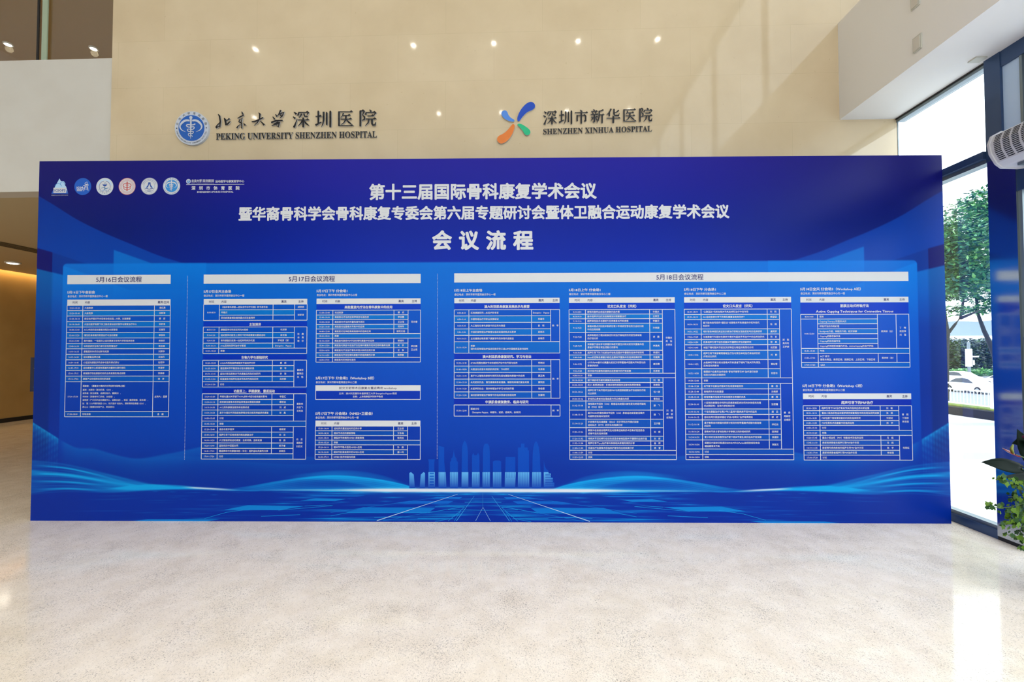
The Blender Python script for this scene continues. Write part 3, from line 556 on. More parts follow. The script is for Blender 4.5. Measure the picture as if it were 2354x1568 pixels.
t.rows((827.3, 841.7, 856.7, 871.6, 886.2, 901.1, 915.6), '10:30-10:40|SPARS范围在踝关节本体感觉评估中的开发与应用|杨晓剑;10:40-10:50|大脑运动皮层与背部肌肉控制：TMS研究|马良瑞;10:50-11:00|基于人工智能的膝部负荷预测及其在腰腿病康复中的应用|夏正亮;11:00-11:10|从先前到优品：慢性腰痛病患者健康、睡眠和疼痛的复杂关联|黄琬蕊;11:10-11:20|从留学到创业：澳洲物理治疗学习与实践历程|徐佳君;11:20-11:30|澳洲肌骨物理治疗教育中的临床思维与推理培养|张建明'.split(';'), [(0, 5, '韩 甲')])
t.band(917.2, 929.8, ('中澳肌骨康复教育、临床与研究', 98)); c = t.c
y0, y1 = t.Y(931.1), t.Y(956.8); t.cell(c[0], y0, c[-1], y1, np.array([1, .86, .96]))
for q_ in ((c[0], y0, c[-1], y0), (c[0], y1, c[-1], y1), (c[0], y0, c[0], y1), (c[1], y0, c[1], y1), (c[3], y0, c[3], y1), (c[-1], y0, c[-1], y1)): t.L(*q_)
ym = (y0+y1)/2; t.tx.text('11:30-12:00', (c[0]+c[1])/2, ym, 5.2, 'C', bold=.012, copies=2); t.tx.text('圆桌讨论', c[1]+4.2, ym-3.9, 4.95, bold=.018, copies=2); t.tx.text('（Evangelos Pappas、林建华、谢斌、岳晓天、余晓乐）', c[1]+4.2, ym+3.9, 4.95, bold=.018, copies=2); t.tx.text('韩　甲', (c[3]+c[4])/2, ym, 4.95, 'C', bold=.018, copies=2)
t.done()

heading('5月18日上午 分会场1', 1307.4, 1379.7, 667.1, '二楼', 1307.8, 1402.5, 676.7)
t = Table((1307.6, 1345.1, 1492.5, 1521.7, 1550.5), 691, 1308); t.header(684.6, 696.9); t.band(697.5, 710.6, ('论文口头发言（评奖）', 66))
t.rows((712.3, 722.7, 733.3, 743.8, 764.5, 785, 805.8, 816.4, 827.1, 847.6, 858.4, 868.7, 879.7, 890.7, 911.5, 922, 942.9, 963.7, 983.3, 1002.7, 1013.6, 1024.3, 1035.2, 1045.7, 1056.3), '8:30-8:50|腰椎间盘突出症运动康复优选方案|许建文;8:50-9:10|基于超声评估的冻结肩精准分期康复治疗|王萍芝;9:10-9:16|超声弹性技术与膝前外侧疼痛骨关节炎疼痛|李鑫河;9:16-9:22|骨骼关键点识别技术系统在青少年特发性脊柱侧凸运动训练/中的应用观察|孙晓璇;9:22-9:28|肩胛骨稳定力偶训练联合针刺治疗肩袖损伤顽固性肩背痛/的疗效分析|谢 磊;9:28-9:34|探索基于运动学习原理的神经可塑性训练对前交叉重建术后/患者步行等日常生活能力的影响|李勇亮;9:34-9:40|超声引导下针刀松解治疗创伤后膝关节僵硬的临床疗效研究|李煜科;9:40-9:46|blaze前后联合康复训练在全膝关节置换术的临床效果研究|何建勇;9:46-9:52|CT作为MR替代方案量化前交叉韧带重建术后膝关节炎恶化的/影像学研究|秦际霖;9:52-9:58|脉冲技术在腰椎间盘突出症患者中的疗效观察|石承宏;9:58-10:10|茶歇|~A;10:10-10:30|膝下高龄老伤者的康复及临床应用|刘 强;10:30-10:50|肌少-骨质疏松症：多病共存的病理交互影响及预防策略|陈奇刚;10:50-10:56|超声引导下关节腔内注射PRP与类固醇激素治疗冻结肩的疗效/对比研究|伍一婷;10:56-11:02|脊柱侧凸患者的生理曲度与侧凸角度的关系|曾政兰;11:02-11:08|慢性踝关节扭伤（CAI）患者运动皮层兴奋性变化的经颅磁刺/激（TMS）研究|薛 飞;11:08-11:14|基于fNIRS的慢性踝关节扭伤（CAI）患者运动皮层激活模式/与姿势控制相关性研究|薛 飞;11:14-11:20|多发骨折后加速康复（ERAS）的多学科协作模式探索/运动处方（FITT）的优化与效果分析|王宁霞;11:20-11:26|聚焦冲击波结合超声定位对股骨远端骨折术后骨折延迟愈合/或骨不连的临床观察|刘 辉;11:26-11:32|持续关节活动牵引在创伤后混合挛缩型膝关节僵硬的应用价值|刘 辉;11:32-11:38|超声引导下prp治疗骨科疾病相关疼痛的病例分享|金 辉;11:38-11:44|低温治疗在膝骨术后临床护理中的应用效果分析|杨 雪;11:44-11:59|讨论|~A;11:59-12:15|颁奖|~A'.split(';'), [(0, 9, '许建文/周 钰/王萍芝'), (11, 21, '刘 强/颜 益/郎海涛')])
t.done()

heading('5月18日下午 分会场1', 1571.8, 1644.6, 666, '二楼', 1572.3, 1667.8, 675.7)
t = Table((1572, 1610.5, 1762.5, 1790.3, 1817.8), 690, 1573); t.header(683.7, 696.2); t.band(696.8, 709.8, ('论文口头发言（评奖）', 67))
t.rows((711.2, 723.3, 735.4, 756.7, 768.5, 780.8, 793, 805.6, 826.8, 847.9, 868.9, 881.6, 894.2, 906.4, 918.8, 940.2, 952.7, 965.4, 986.1, 998.3, 1011.4, 1032.1, 1044.6, 1056.7), '13:30-13:50|“三联互助”机制在骨关节炎发病和治疗中的作用|刘 毅;13:50-14:10|AI+运动生物力学下的骨科康复该走向何方？|侯玥玥;14:10-14:16|基于脑电信号探究“揠刮法”对膝骨关节炎患者的中枢作用机/制研究|任 超;14:16-14:22|电针联合神经肌肉运动训练治疗颈椎生理曲度变弓的临床研究|虞莉舒;14:22-14:28|加速康复外科理论在踝关节骨折内固定手术治疗中的应用性研究|陈 言;14:28-14:34|肌骨超声引导下创伤后膝关节僵硬的评估调查研究|彭 奥;14:34-14:40|单腿下蹲时膝关节前交叉韧带应力特征的有限元分析|赵艺璇;14:40-14:46|超声引导下高渗葡萄糖增生疗法与其他单纯治疗肩袖损伤的/疗效对比研究|刘 静;14:46-14:52|太极拳和平衡训练对膝骨关节炎患者下楼时下肢关节负荷及/肌肉活动的影响|黄灿雪;14:52-14:58|髋腰部穴位悬吊治疗结合“脊柱平衡导引术”治疗退行性脊/柱侧凸的随机对照研究|何丽华;14:58-15:08|茶歇|~A;15:08-15:28|关节镜下松解治疗膝关节及周围伸直受限|秦 岳;15:28-15:48|肩袖损伤与功能重塑|兰绪娜;15:48-15:54|肩袖修复术后肩关节本体感觉与疼痛的关系|秦 燕;15:54-16:00|八段锦改善慢性非特异性颈痛患者肌肉协同与本体感觉的随/机对照研究：生物力学机制分析|张丽霞;16:00-16:06|个性化康复治疗在青少年儿童拇外翻类扁平足中的运用|唐 云;16:06-16:12|运动协同口服益球通过“机械-电转化”治疗骨质疏松|郭 红;16:12-16:18|基于静息态功能磁共振探讨前交叉韧带重建术后脑功能连接/的研究|宋虹云;16:18-16:24|膝骨关节炎与脊柱生物力学参数之间的相关研究|田晓斌;16:24-16:30|青少林功法联合整脊治疗颞下颌关节紊乱病的临床疗效观察|张煜跃;16:30-16:36|适度应力运动训练通过SESN2/MFN2~Parkin轴调控线粒体自噬延缓骨关节炎|张歆文;16:36-16:46|讨论|~A;16:46-16:56|颁奖|~A'.replace('SESN2/MFN2~Parkin轴调控线粒体自噬延缓骨关节炎', 'SESN2∕MFN2∕Parkin轴调控线粒体自/噬延缓骨关节炎').split(';'), [(0, 9, '郑 聪/吴丹冬/王梦斌'), (11, 20, '秦 岳/周朝宏/兰绪娜')])
t.done()

heading('5月18日全天 分会场3（Workshop A班）', 1839, 1978, 665, '负一楼', 1839.7, 1941.4, 675)
t = Table((1839.8, 1878.4, 2016, 2058.8, 2088.3), 725, 1842); t.header(683.2, 695.8); t.band(696.4, 721.7, ('筋膜主动式杯吸疗法', 64), ('Active Cupping Techniques for Connective Tissues', 174))
t.rows((723.1, 733.7, 744.9, 756.4, 767.7, 778.9, 790.1, 801.3, 812.8, 833.3, 844.5), '8:30-9:00|签到|;|Cupping Therapy 的国际认识|;|杯吸疗法的作用机理|;|Rockpods介绍、体能的介绍、起式讲解|;|Cupping的静态操作法|;|Cupping的动态操作法|;|Cupping的神经肌肉操作方法、ActiveCupping的治疗评估|;12:30-13:30|午休|~A;13:30-17:00|ACT 练习/腰骶与骨盆、肩颈区域、膝踝区域、上肢区域、下肢区域|郭庆彬（台）;17:00-17:30|Q&A|~A'.split(';'), [(0, 6, '丁 梅/周丽萍/刘 强'), (8, 8, '')], times=[(1, 6, '9:00-12:30')], guests=[(0, 6, '郭庆彬（台）')])
t.done()

heading('5月18日下午 分会场2（Workshop C班）', 1843.9, 1981.6, 887, '二楼', 1844.8, 1941.3, 896.8)
t = Table((1845.5, 1883.4, 2022.5, 2065, 2094.4), 925, 1847); t.header(904.7, 917.8); t.band(918.6, 931.2, ('超声引导下的PRP治疗', 71))
t.rows((932.7, 944, 955.4, 966.7, 978.1, 989.2, 1000.7, 1011.8, 1023.4, 1034.9, 1046.3, 1057.5), '13:30-13:50|超声引导下PRP治疗骨关节炎的临床应用与新进展|刘 敏;13:50-14:10|富血小板血浆在运动医学损伤修复再生中的应用及研究进展|张 鹏;14:10-14:30|PRP在膝下骨软骨修复的机制及临床研究|何丽虹;14:30-14:50|PRP在骨科术后康复中的临床应用|陈 宇;14:50-15:10|讨论|~G;15:10-15:20|茶歇|~A;15:20-15:45|富血小板血浆（PRP）制备技术及临床应用|马 超;15:45-16:10|肩部疾病患者的超声引导PRP治疗示范|马 超;16:10-16:35|膝部骨科疾病患者的超声引导PRP治疗示范|陈 宇;16:35-17:00|腰部疾病患者超声引导PRP治疗示范|李志强;17:00-17:20|讨论|~G'.split(';'), [(0, 4, '曾 超/丁丽娜/李志强'), (6, 10, '何丽虹')])
t.done()

# partner logos along the top
def staff(k, x, y, r, mi, d, white=0):
    """winged staff with a coiled snake inside a circle of radius r"""
    q = lambda a, b: (x+a*r, y+b*r)
    cnt = [0]
    def st(pts): cnt[0] += 1; k.stroke([(*q(a, b), w_*r) for a, b, w_ in pts], mi, d+cnt[0]*.0003)
    k.disc(*q(-.02, -.80), .125*r, mi, d, 20); st([(-.02, -.80, .15), (-.02, -.2, .12), (-.03, .4, .08), (-.04, .86, .03)])
    tt = np.linspace(0, 6, 40); wx, wy, ww = [crv(tt, range(7), v) for v in ([.10, .36, .62, .82, .84, .70, .42], [-.56, -.58, -.46, -.22, -.02, .18, .32], [.13, .16, .17, .14, .11, .07, .02])]
    for s_ in (-1, 1): st([(s_*x_-.02, y_, w_) for x_, y_, w_ in zip(wx, wy, ww)])
    sn = [(-.03+.36*(1-.62*u)*math.cos(2*PI*3.0*u+.2), -.32+1.05*u+.05*math.sin(4*PI*3*u), .095*(1-.55*u)) for u in np.linspace(0, 1, 73)]
    for i in range(6): st(sn[i*12:i*12+13])
LM = [MT['ink'], MT['logo_blue'], MT['logo_sky'], MT['logo_red'], MT['logo_teal'], MT['logo_navy'], MT['pale']]
# mountain shaped mark
a, b = P(139, 430); k = Ink(lift=.002); k.poly([(a-20, b+17), (a-1.5, b-19), (a+2, b-13), (a+9, b-12.5), (a+13, b-7), (a+12, b-3), (a+15, b+1), (a+20, b+17)], 6); o = k.build('partner_logo', LM, BD); o['label'] = 'pale mountain shaped mark'
k = Ink(lift=.0023); k.poly([(a-20, b+17), (a-16, b+9), (a+17, b+9), (a+20, b+17)], 1); k.rect(a-15, b+3, a+15.5, b+15, 0, .0002); k.ring(a-4, b+1, 8, 1.2, 2, .0003, 190, 350, 16); k.text('ICSOPS', a, b+9, 8.5, 'C', width=27, mi=5, d=.0005, bold=.03); k.text('KINESIOLOGY SYMPOSIUM', a, b+20.5, 3.4, 'C', width=39, mi=0); k.ring(a+6, b-6, 5, 1, 2, .0003, 180, 380, 12); k.build('logo_detail', LM, o)
# blue disc with letters
a, b = P(191.5, 430); k = Ink(lift=.002); k.disc(a, b, 20, 1); o = k.build('partner_logo', LM, BD); o['label'] = 'blue disc with white letters and bone character'
k = Ink(lift=.0024); k.text('ICOR', a-6, b+2.5, 7, 'C', width=16, bold=.05); k.rect(a-14, b+6.5, a+1, b+8); k.rect(a-14, b+9, a-1, b+10.5)
for pts in ([(4, -7, 1.2), (10, -11, 1.2), (12, -6, 1.2), (6, -5, 1.2)], [(1, -2, 1.6), (8, -4, 2.2), (14, -3.5, 1.4)], [(5, 0, 1.6), (4, 6, 1.6), (2, 11, 1)], [(5, 0, 1.4), (11, -1, 1.6), (12, 5, 1.8), (13, 10, 1)], [(6, 3, 1.2), (11, 3, 1.2)], [(6, 6, 1.2), (11, 6, 1.2)]): k.stroke([(a+p, b+q_, w_) for p, q_, w_ in pts])
k.build('logo_detail', LM, o)
# white disc with goblet and snake
a, b = P(242, 430); k = Ink(lift=.002); k.disc(a, b, 20.3, 0); o = k.build('partner_logo', LM, BD); o['label'] = 'white disc with teal goblet and snake'
k = Ink(lift=.0024); k.ring(a, b, 18.6, .5, 6); k.ring(a, b, 13, .9, 5, 0, 100, 260, 20); k.ring(a, b, 13, .9, 5, 0, -80, 80, 20); k.arc_text('中国康复医学会', a, b, 15.8, 3.2, 150, 30, 4, 0, True); k.ring(a, b, 15.7, 2.2, 6, 0, 190, 350)
k.poly([(a-6, b-5), (a+6, b-5), (a+2.5, b-.5), (a-2.5, b-.5)], 5); k.stroke([(a, b-1, 1.4), (a, b+8, 1.2)], 4); k.stroke([(a+4, b-7, 1), (a, b-9, 1.2), (a-1, b-6, 1)], 4); k.stroke([(a-8, b+4, 1), (a-3, b+2, 1.5), (a+3, b+5, 1.6), (a+9, b+3, 1)], 4); k.stroke([(a-6, b+9, .8), (a, b+8, 1.4), (a+6, b+9, .8)], 2); k.build('logo_detail', LM, o)
# white disc with red sign
a, b = P(293.2, 429.7); k = Ink(lift=.002); k.disc(a, b, 20, 0); o = k.build('partner_logo', LM, BD); o['label'] = 'white disc with red rings and oval sign'
k = Ink(lift=.0024); k.ring(a, b, 19.4, .9, 3); k.ring(a, b, 16.6, .4, 3); k.ring(a, b, 13.4, .4, 3); k.ring(a, b, 14.9, 1.2, 3, -.0001, 0, 360, 40)
k.ring(a, b, 14.9, .8, 0, .0002); k.rect(a-1.2, b-11.5, a+1.2, b+10.5, 3)
k.stroke([(a+9.5*math.cos(2*PI*i/30), b-2.5+5.2*math.sin(2*PI*i/30), 1.6) for i in range(31)], 3); k.stroke([(a-9, b+2, 1.4), (a-6, b+7, 1.4), (a, b+9, 1.6), (a+6, b+7, 1.4), (a+9, b+2, 1.4)], 3); k.rect(a-4, b-4, a+4, b-2.8, 3); k.build('logo_detail', LM, o)
# white disc with tower
a, b = P(344.2, 429.2); k = Ink(lift=.002); k.disc(a, b, 20, 0); o = k.build('partner_logo', LM, BD); o['label'] = 'white disc with navy tower and hills'
k = Ink(lift=.0024); k.ring(a, b, 19.3, .5, 5); k.arc_text('中国老年学和老年医学学会', a, b, 16, 3.2, 200, 340, 5); k.ring(a, b, 13, .5, 5); k.arc_text('GERIATRIC', a, b, 16, 3, 130, 50, 5, 0, True)
k.poly([(a-2.6, b-9), (a+2.6, b-9), (a+3.4, b-3), (a+9, b+5), (a+3, b+2.5), (a, b-5.5), (a-3, b+2.5), (a-9, b+5), (a-3.4, b-3)], 5); k.stroke([(a-10, b+6, .8), (a-5, b+5, 1.6), (a, b+7, 1), (a+5, b+5, 1.6), (a+10, b+6, .8)], 5)
for i, w_ in ((-10, 7), (-8, 3)): k.rect(a+i, b-1, a+i+1.2, b+3, 6); k.rect(a-i-1.2, b-1, a-i, b+3, 6)
for i in range(3): k.line(a-6+i, b+9+i*1.6, a+6-i, b+9+i*1.6, .6, 5)
k.build('logo_detail', LM, o)
# white ring with blue staff emblem
a, b = P(395.2, 428.7); k = Ink(lift=.002); k.disc(a, b, 20.3, 0); o = k.build('partner_logo', LM, BD); o['label'] = 'white ring with blue winged staff emblem'
k = Ink(lift=.0024); k.disc(a, b, 14.6, 2); staff(k, a, b, 14.4, 0, .0004); k.ring(a, b, 19.8, .4, 2); k.arc_text('北京大学深圳医院', a, b, 17.3, 3.8, 205, 335, 5); k.arc_text('PEKING UNIVERSITY SHENZHEN HOSPITAL', a, b, 17.3, 2.6, 165, 15, 5, 0, True); k.build('logo_detail', LM, o)
# lockup with two hospital names
k = Ink(lift=.002); a, b = P(434, 418); k.disc(a, b, 5.5, 0); k.disc(a, b, 4, 2, .0003); staff(k, a, b, 3.9, 0, .0006)
a0, b0 = P(441, 417); a1 = P(492.6, 417)[0]; k.text('北京大学', a0, b0, 7.4, width=24, bold=.03); k.text('深圳医院', a0+26, b0, 7.4, width=a1-a0-26, bold=.02); k.text('PEKING UNIVERSITY SHENZHEN HOSPITAL', a0, b0+5.2, 1.6, width=a1-a0)
a0, b0 = P(495.9, 418.2); a1 = P(561.9, 418)[0]; k.text('运动医学与康复医学中心', a0, b0, 6.2, width=a1-a0, bold=.025)
a0, b0 = P(428.8, 425.6); a1 = P(562, 425.2)[0]; k.line(a0, b0, a1, b0, .9)
for i, ch in enumerate('深圳市体育医院'):
    a, b = P(445.5+i*16.9, 433.5); k.text(ch, a, b, 9.6, 'C', bold=.03)
a0, b0 = P(453.8, 442.2); a1 = P(536.9, 442)[0]; k.text('SHENZHEN SPORTS HOSPITAL', a0, b0, 5, width=a1-a0, bold=.04); o = k.build('partner_logo', LM, BD); o['label'] = 'white lockup of two lines of lettering under a rule'

# printed skyline
class Sky(Ink):
    def __init__(s): super().__init__(lift=.0013); s.cl = []
    def shade(s, pts, c0, c1, y0, y1):
        s.poly(pts)
        for x, y in pts: s.cl.append((*alb(np.array(c0)+(np.array(c1)-np.array(c0))*min(max((y-y0)/(y1-y0), 0), 1)), 1))
k = Sky(); UP0, UP1 = (0, 78, 190), (0, 70, 184)
def E(zx, zy): return P(900+zx/5.885, 1000+zy/5.885)
g_ = Sky(); g_.d -= .0002
TL = [([(515, 1172), (570, 1161.5), (700, 1163.5), (640, 1173)], (8, 128, 214)), ([(690, 1151), (725, 1145.5), (795, 1147), (770, 1152)], (8, 122, 210)), ([(795, 1178), (835, 1166), (1000, 1168), (985, 1178)], (4, 112, 206)), ([(290, 1199), (340, 1194), (505, 1194), (468, 1199)], (8, 124, 212)), ([(905, 1157), (940, 1151.5), (1042, 1152), (1030, 1158)], (6, 98, 202)), ([(985, 1146), (1005, 1142.5), (1062, 1143), (1056, 1147)], (8, 110, 210)), ([(700, 1141), (730, 1138.5), (840, 1139), (820, 1141.5)], (6, 104, 204))]
TN = [[(470, 1192), (520, 1178), (575, 1170)], [(700, 1163.5), (745, 1161), (765, 1162.5), (640, 1173)], [(760, 1186), (800, 1178.5), (985, 1178.5), (1058, 1166), (1068, 1166)], [(860, 1190), (1045, 1187), (1066, 1165.5), (1000, 1165)], [(1044, 1198), (1060, 1172)], [(1000, 1199), (1042, 1191), (1028, 1191), (960, 1191.5)], [(600, 1187), (690, 1183)], [(1068, 1155), (1110, 1155)], [(1030, 1172), (1110, 1173)]]
M2 = 2*P(1110, 1160)[0]
for mir in (0, 1):
    for pts, c_ in TL:
        q_ = [P(*p) for p in pts]; q_ = [(M2-x, y) for x, y in q_] if mir else q_; g_.shade(q_[::-1] if mir else q_, c_, c_, 0, 1)
    for pts in TN:
        q_ = [P(*p) for p in pts]; q_ = [(M2-x, y) for x, y in q_] if mir else q_; n0 = len(g_.v); g_.stroke([(x, y, .8) for x, y in q_], 0, .0001); g_.cl += [(*alb((20, 150, 226)), 1)]*(len(g_.v)-n0)
for mir in (0, 1):
    for (x0, y0, w0), (x1, y1, w1), c_ in (((1052, 1136, .5), (866, 1197, 1.7), (170, 200, 235)), ((1110, 1166, .5), (1093, 1197.5, .9), (130, 182, 230)), ((1090, 1140, .5), (1049, 1197.5, 1.2), (60, 160, 228)), ((1068, 1166, .7), (1030, 1197.5, 1.0), (30, 140, 222)), ((1110, 1132, .4), (1110, 1166, .7), (70, 160, 228)), ((985, 1178, .6), (880, 1197.5, .9), (20, 120, 212)), ((1030, 1140, .4), (760, 1178, .8), (16, 116, 210))):
        a0, b0 = P(x0, y0); a1, b1 = P(x1, y1); a0, a1 = (M2-a0, M2-a1) if mir else (a0, a1); n0 = len(g_.v); g_.stroke([(a0, b0, w0), (a1, b1, w1)], 0, .0002); g_.cl += [(*alb(c_), 1)]*(len(g_.v)-n0)
g_.build('ground_tile_print', MT['print'], BD, colors=g_.cl)
tops = [[(497, 330), (585, 330), (578, 370), (578, 500), (503, 500), (503, 370)], [(635, 147), (712, 165), (712, 360), (726, 500), (635, 500)], [(843, 195), (848, 250), (862, 300), (880, 320), (880, 350), (897, 365), (897, 500), (790, 500), (790, 365), (806, 350), (806, 320), (826, 300)],
        [(990, 75), (1012, 110), (1026, 170), (1032, 260), (1034, 500), (948, 500), (950, 250), (956, 150), (970, 105)], [(1088, 280), (1103, 240), (1120, 275), (1150, 275), (1170, 240), (1188, 280), (1190, 500), (1088, 500)],
        [(1262, 118), (1300, 118), (1320, 150), (1328, 220), (1330, 500), (1233, 500), (1237, 220), (1245, 150)], [(1370, 360), (1400, 345), (1455, 345), (1482, 360), (1482, 500), (1370, 500)], [(1543, 297), (1673, 297), (1673, 500), (1537, 500)],
        [(1708, 170), (1750, 170), (1750, 117), (1797, 117), (1797, 170), (1840, 170), (1840, 208), (1858, 208), (1860, 500), (1708, 500)], [(1953, 82), (1975, 115), (1992, 170), (2004, 260), (2014, 500), (1903, 500), (1908, 260), (1918, 170), (1932, 115)], [(2058, 340), (2072, 420), (2095, 465), (2120, 480), (2120, 500), (2058, 500)]]
for tp in tops: k.shade([E(*p) for p in tp], UP0, UP1, P(1000, 1010)[1], P(1000, 1085)[1])
lows = [[(240, 515), (262, 503), (300, 535), (315, 720), (240, 720)], [(452, 515), (432, 503), (395, 535), (378, 720), (452, 720)], [(498, 503), (585, 503), (588, 720), (494, 720)], [(635, 503), (730, 503), (742, 720), (635, 720)], [(790, 503), (897, 503), (897, 720), (790, 720)], [(948, 503), (1038, 503), (1038, 720), (945, 720)], [(1088, 503), (1190, 503), (1190, 720), (1086, 720)], [(1230, 503), (1330, 503), (1330, 720), (1230, 720)], [(1370, 503), (1486, 503), (1486, 720), (1370, 720)], [(1535, 503), (1680, 503), (1670, 720), (1530, 720)], [(1710, 503), (1862, 503), (1862, 720), (1708, 720)], [(1902, 503), (2020, 503), (2020, 720), (1900, 720)], [(2058, 503), (2120, 503), (2125, 520), (2152, 520), (2155, 578), (2180, 580), (2182, 640), (2200, 645), (2200, 700), (2058, 720)]]
yt, yb = P(1100, 1085)[1], P(1100, 1122)[1]
for lw in lows: k.shade([E(*p) for p in lw], (96, 176, 236), (0, 62, 178), yt, yb)
k.d += .0003
for x, n, y0, y1 in ((512, 0, 0, 0), (640, 2, 505, 690), (800, 3, 505, 680), (1095, 4, 520, 660), (1240, 4, 505, 680), (1378, 8, 505, 690), (1545, 6, 505, 580), (1720, 6, 505, 690), (1910, 6, 505, 690)):
    for i in range(n): 
        xx_ = x+i*{2: 70, 3: 38, 4: 24, 8: 14, 6: 22}[n]+6; pts = [E(xx_, y0), E(xx_+4, y0), E(xx_+4, y1), E(xx_, y1)]; k.shade(pts, (20, 100, 200), (0, 60, 176), yt, yb)
for i in range(5): k.shade([E(515, 512+i*38), E(572, 512+i*38), E(572, 530+i*38), E(515, 530+i*38)], (20, 110, 205), (0, 60, 176), yt, yb)
for i in range(7): k.shade([E(2078, 528+i*22), E(2145+min(i, 4)*12, 528+i*22), E(2145+min(i, 4)*12, 536+i*22), E(2078, 536+i*22)], (0, 60, 176), (0, 60, 176), yt, yb)
k.build('skyline_print', MT['print'], BD, colors=k.cl)

# ------------------------------------------------------------------ raised wall signs
class Raised(Ink):
    """lettering of real thickness standing off the stone wall; art units are photo pixels brought onto the wall plane"""
    def __init__(s, t=.012, gap=.005): super().__init__(); s.t, s.g = t, gap
    def pt(s, x, y, d=0): q_ = at(x, y, YW); return (q_.x, YW-s.g-d, q_.z)
    def extr(s, pts, mi=0, side=1, d=0):
        n = len(pts); fr = [s.pt(x, y, s.t+d) for x, y in pts]; bk = [s.pt(x, y, d) for x, y in pts]
        s.add(fr+bk, [tuple(range(n))], mi); o = len(s.v)-2*n
        for i in range(n): j = (i+1) % n; s.f.append((o+i, o+j, o+n+j, o+n+i)); s.m.append(side)
        s.f.append(tuple(o+n+i for i in range(n-1, -1, -1))); s.m.append(side)
    def brush(s, pts, d=0):
        n = len(pts); L = []; R = []
        for i, (x, y, w_) in enumerate(pts):
            a, b = pts[max(i-1, 0)], pts[min(i+1, n-1)]; dx, dy = b[0]-a[0], b[1]-a[1]; l = math.hypot(dx, dy) or 1
            L.append((x-dy/l*w_/2, y+dx/l*w_/2)); R.append((x+dy/l*w_/2, y-dx/l*w_/2))
        for i in range(n-1): s.extr([L[i], R[i], R[i+1], L[i+1]], d=d)
    def latin(s, t, x0, x1, yb0, yb1, cap):
        t = ''.join(chr(0x1D400+ord(c)-65) if 'A' <= c <= 'Z' else c for c in t); vv, ff = glyphs(t, 2); a0, a1 = vv[:, 0].min(), vv[:, 0].max(); sx = (x1-x0)/(a1-a0); sy = cap/.68
        def M_(q_): u = (q_[0]-a0)*sx; return x0+u, yb0+(yb1-yb0)*u/(x1-x0)-q_[1]*sy
        P2 = [M_(q_) for q_ in vv]; o = len(s.v); n = len(P2); s.v.extend([s.pt(x, y, s.t) for x, y in P2]+[s.pt(x, y, 0) for x, y in P2]); ec = {}
        for f in ff:
            s.f.append(tuple(i+o for i in f)); s.m.append(0)
            for i in range(len(f)): e = (f[i], f[(i+1) % len(f)]); k_ = tuple(sorted(e)); ec[k_] = None if k_ in ec else e
        for e in ec.values():
            if e: s.f.append((o+e[0], o+e[1], o+n+e[1], o+n+e[0])); s.m.append(1)
def Hs(x0, y, x1, w_=5.5): return [[(x0, y, w_), (x1-3, y, w_)], [(x1-17, y-1, 1), (x1-7, y-5, 9), (x1+3, y-.5, 2)]]
def Vs(x, y0, y1, w_=11): return [[(x-2, y0-2, 3), (x, y0+4, w_), (x, y1-3, w_), (x, y1, w_*.6)]]
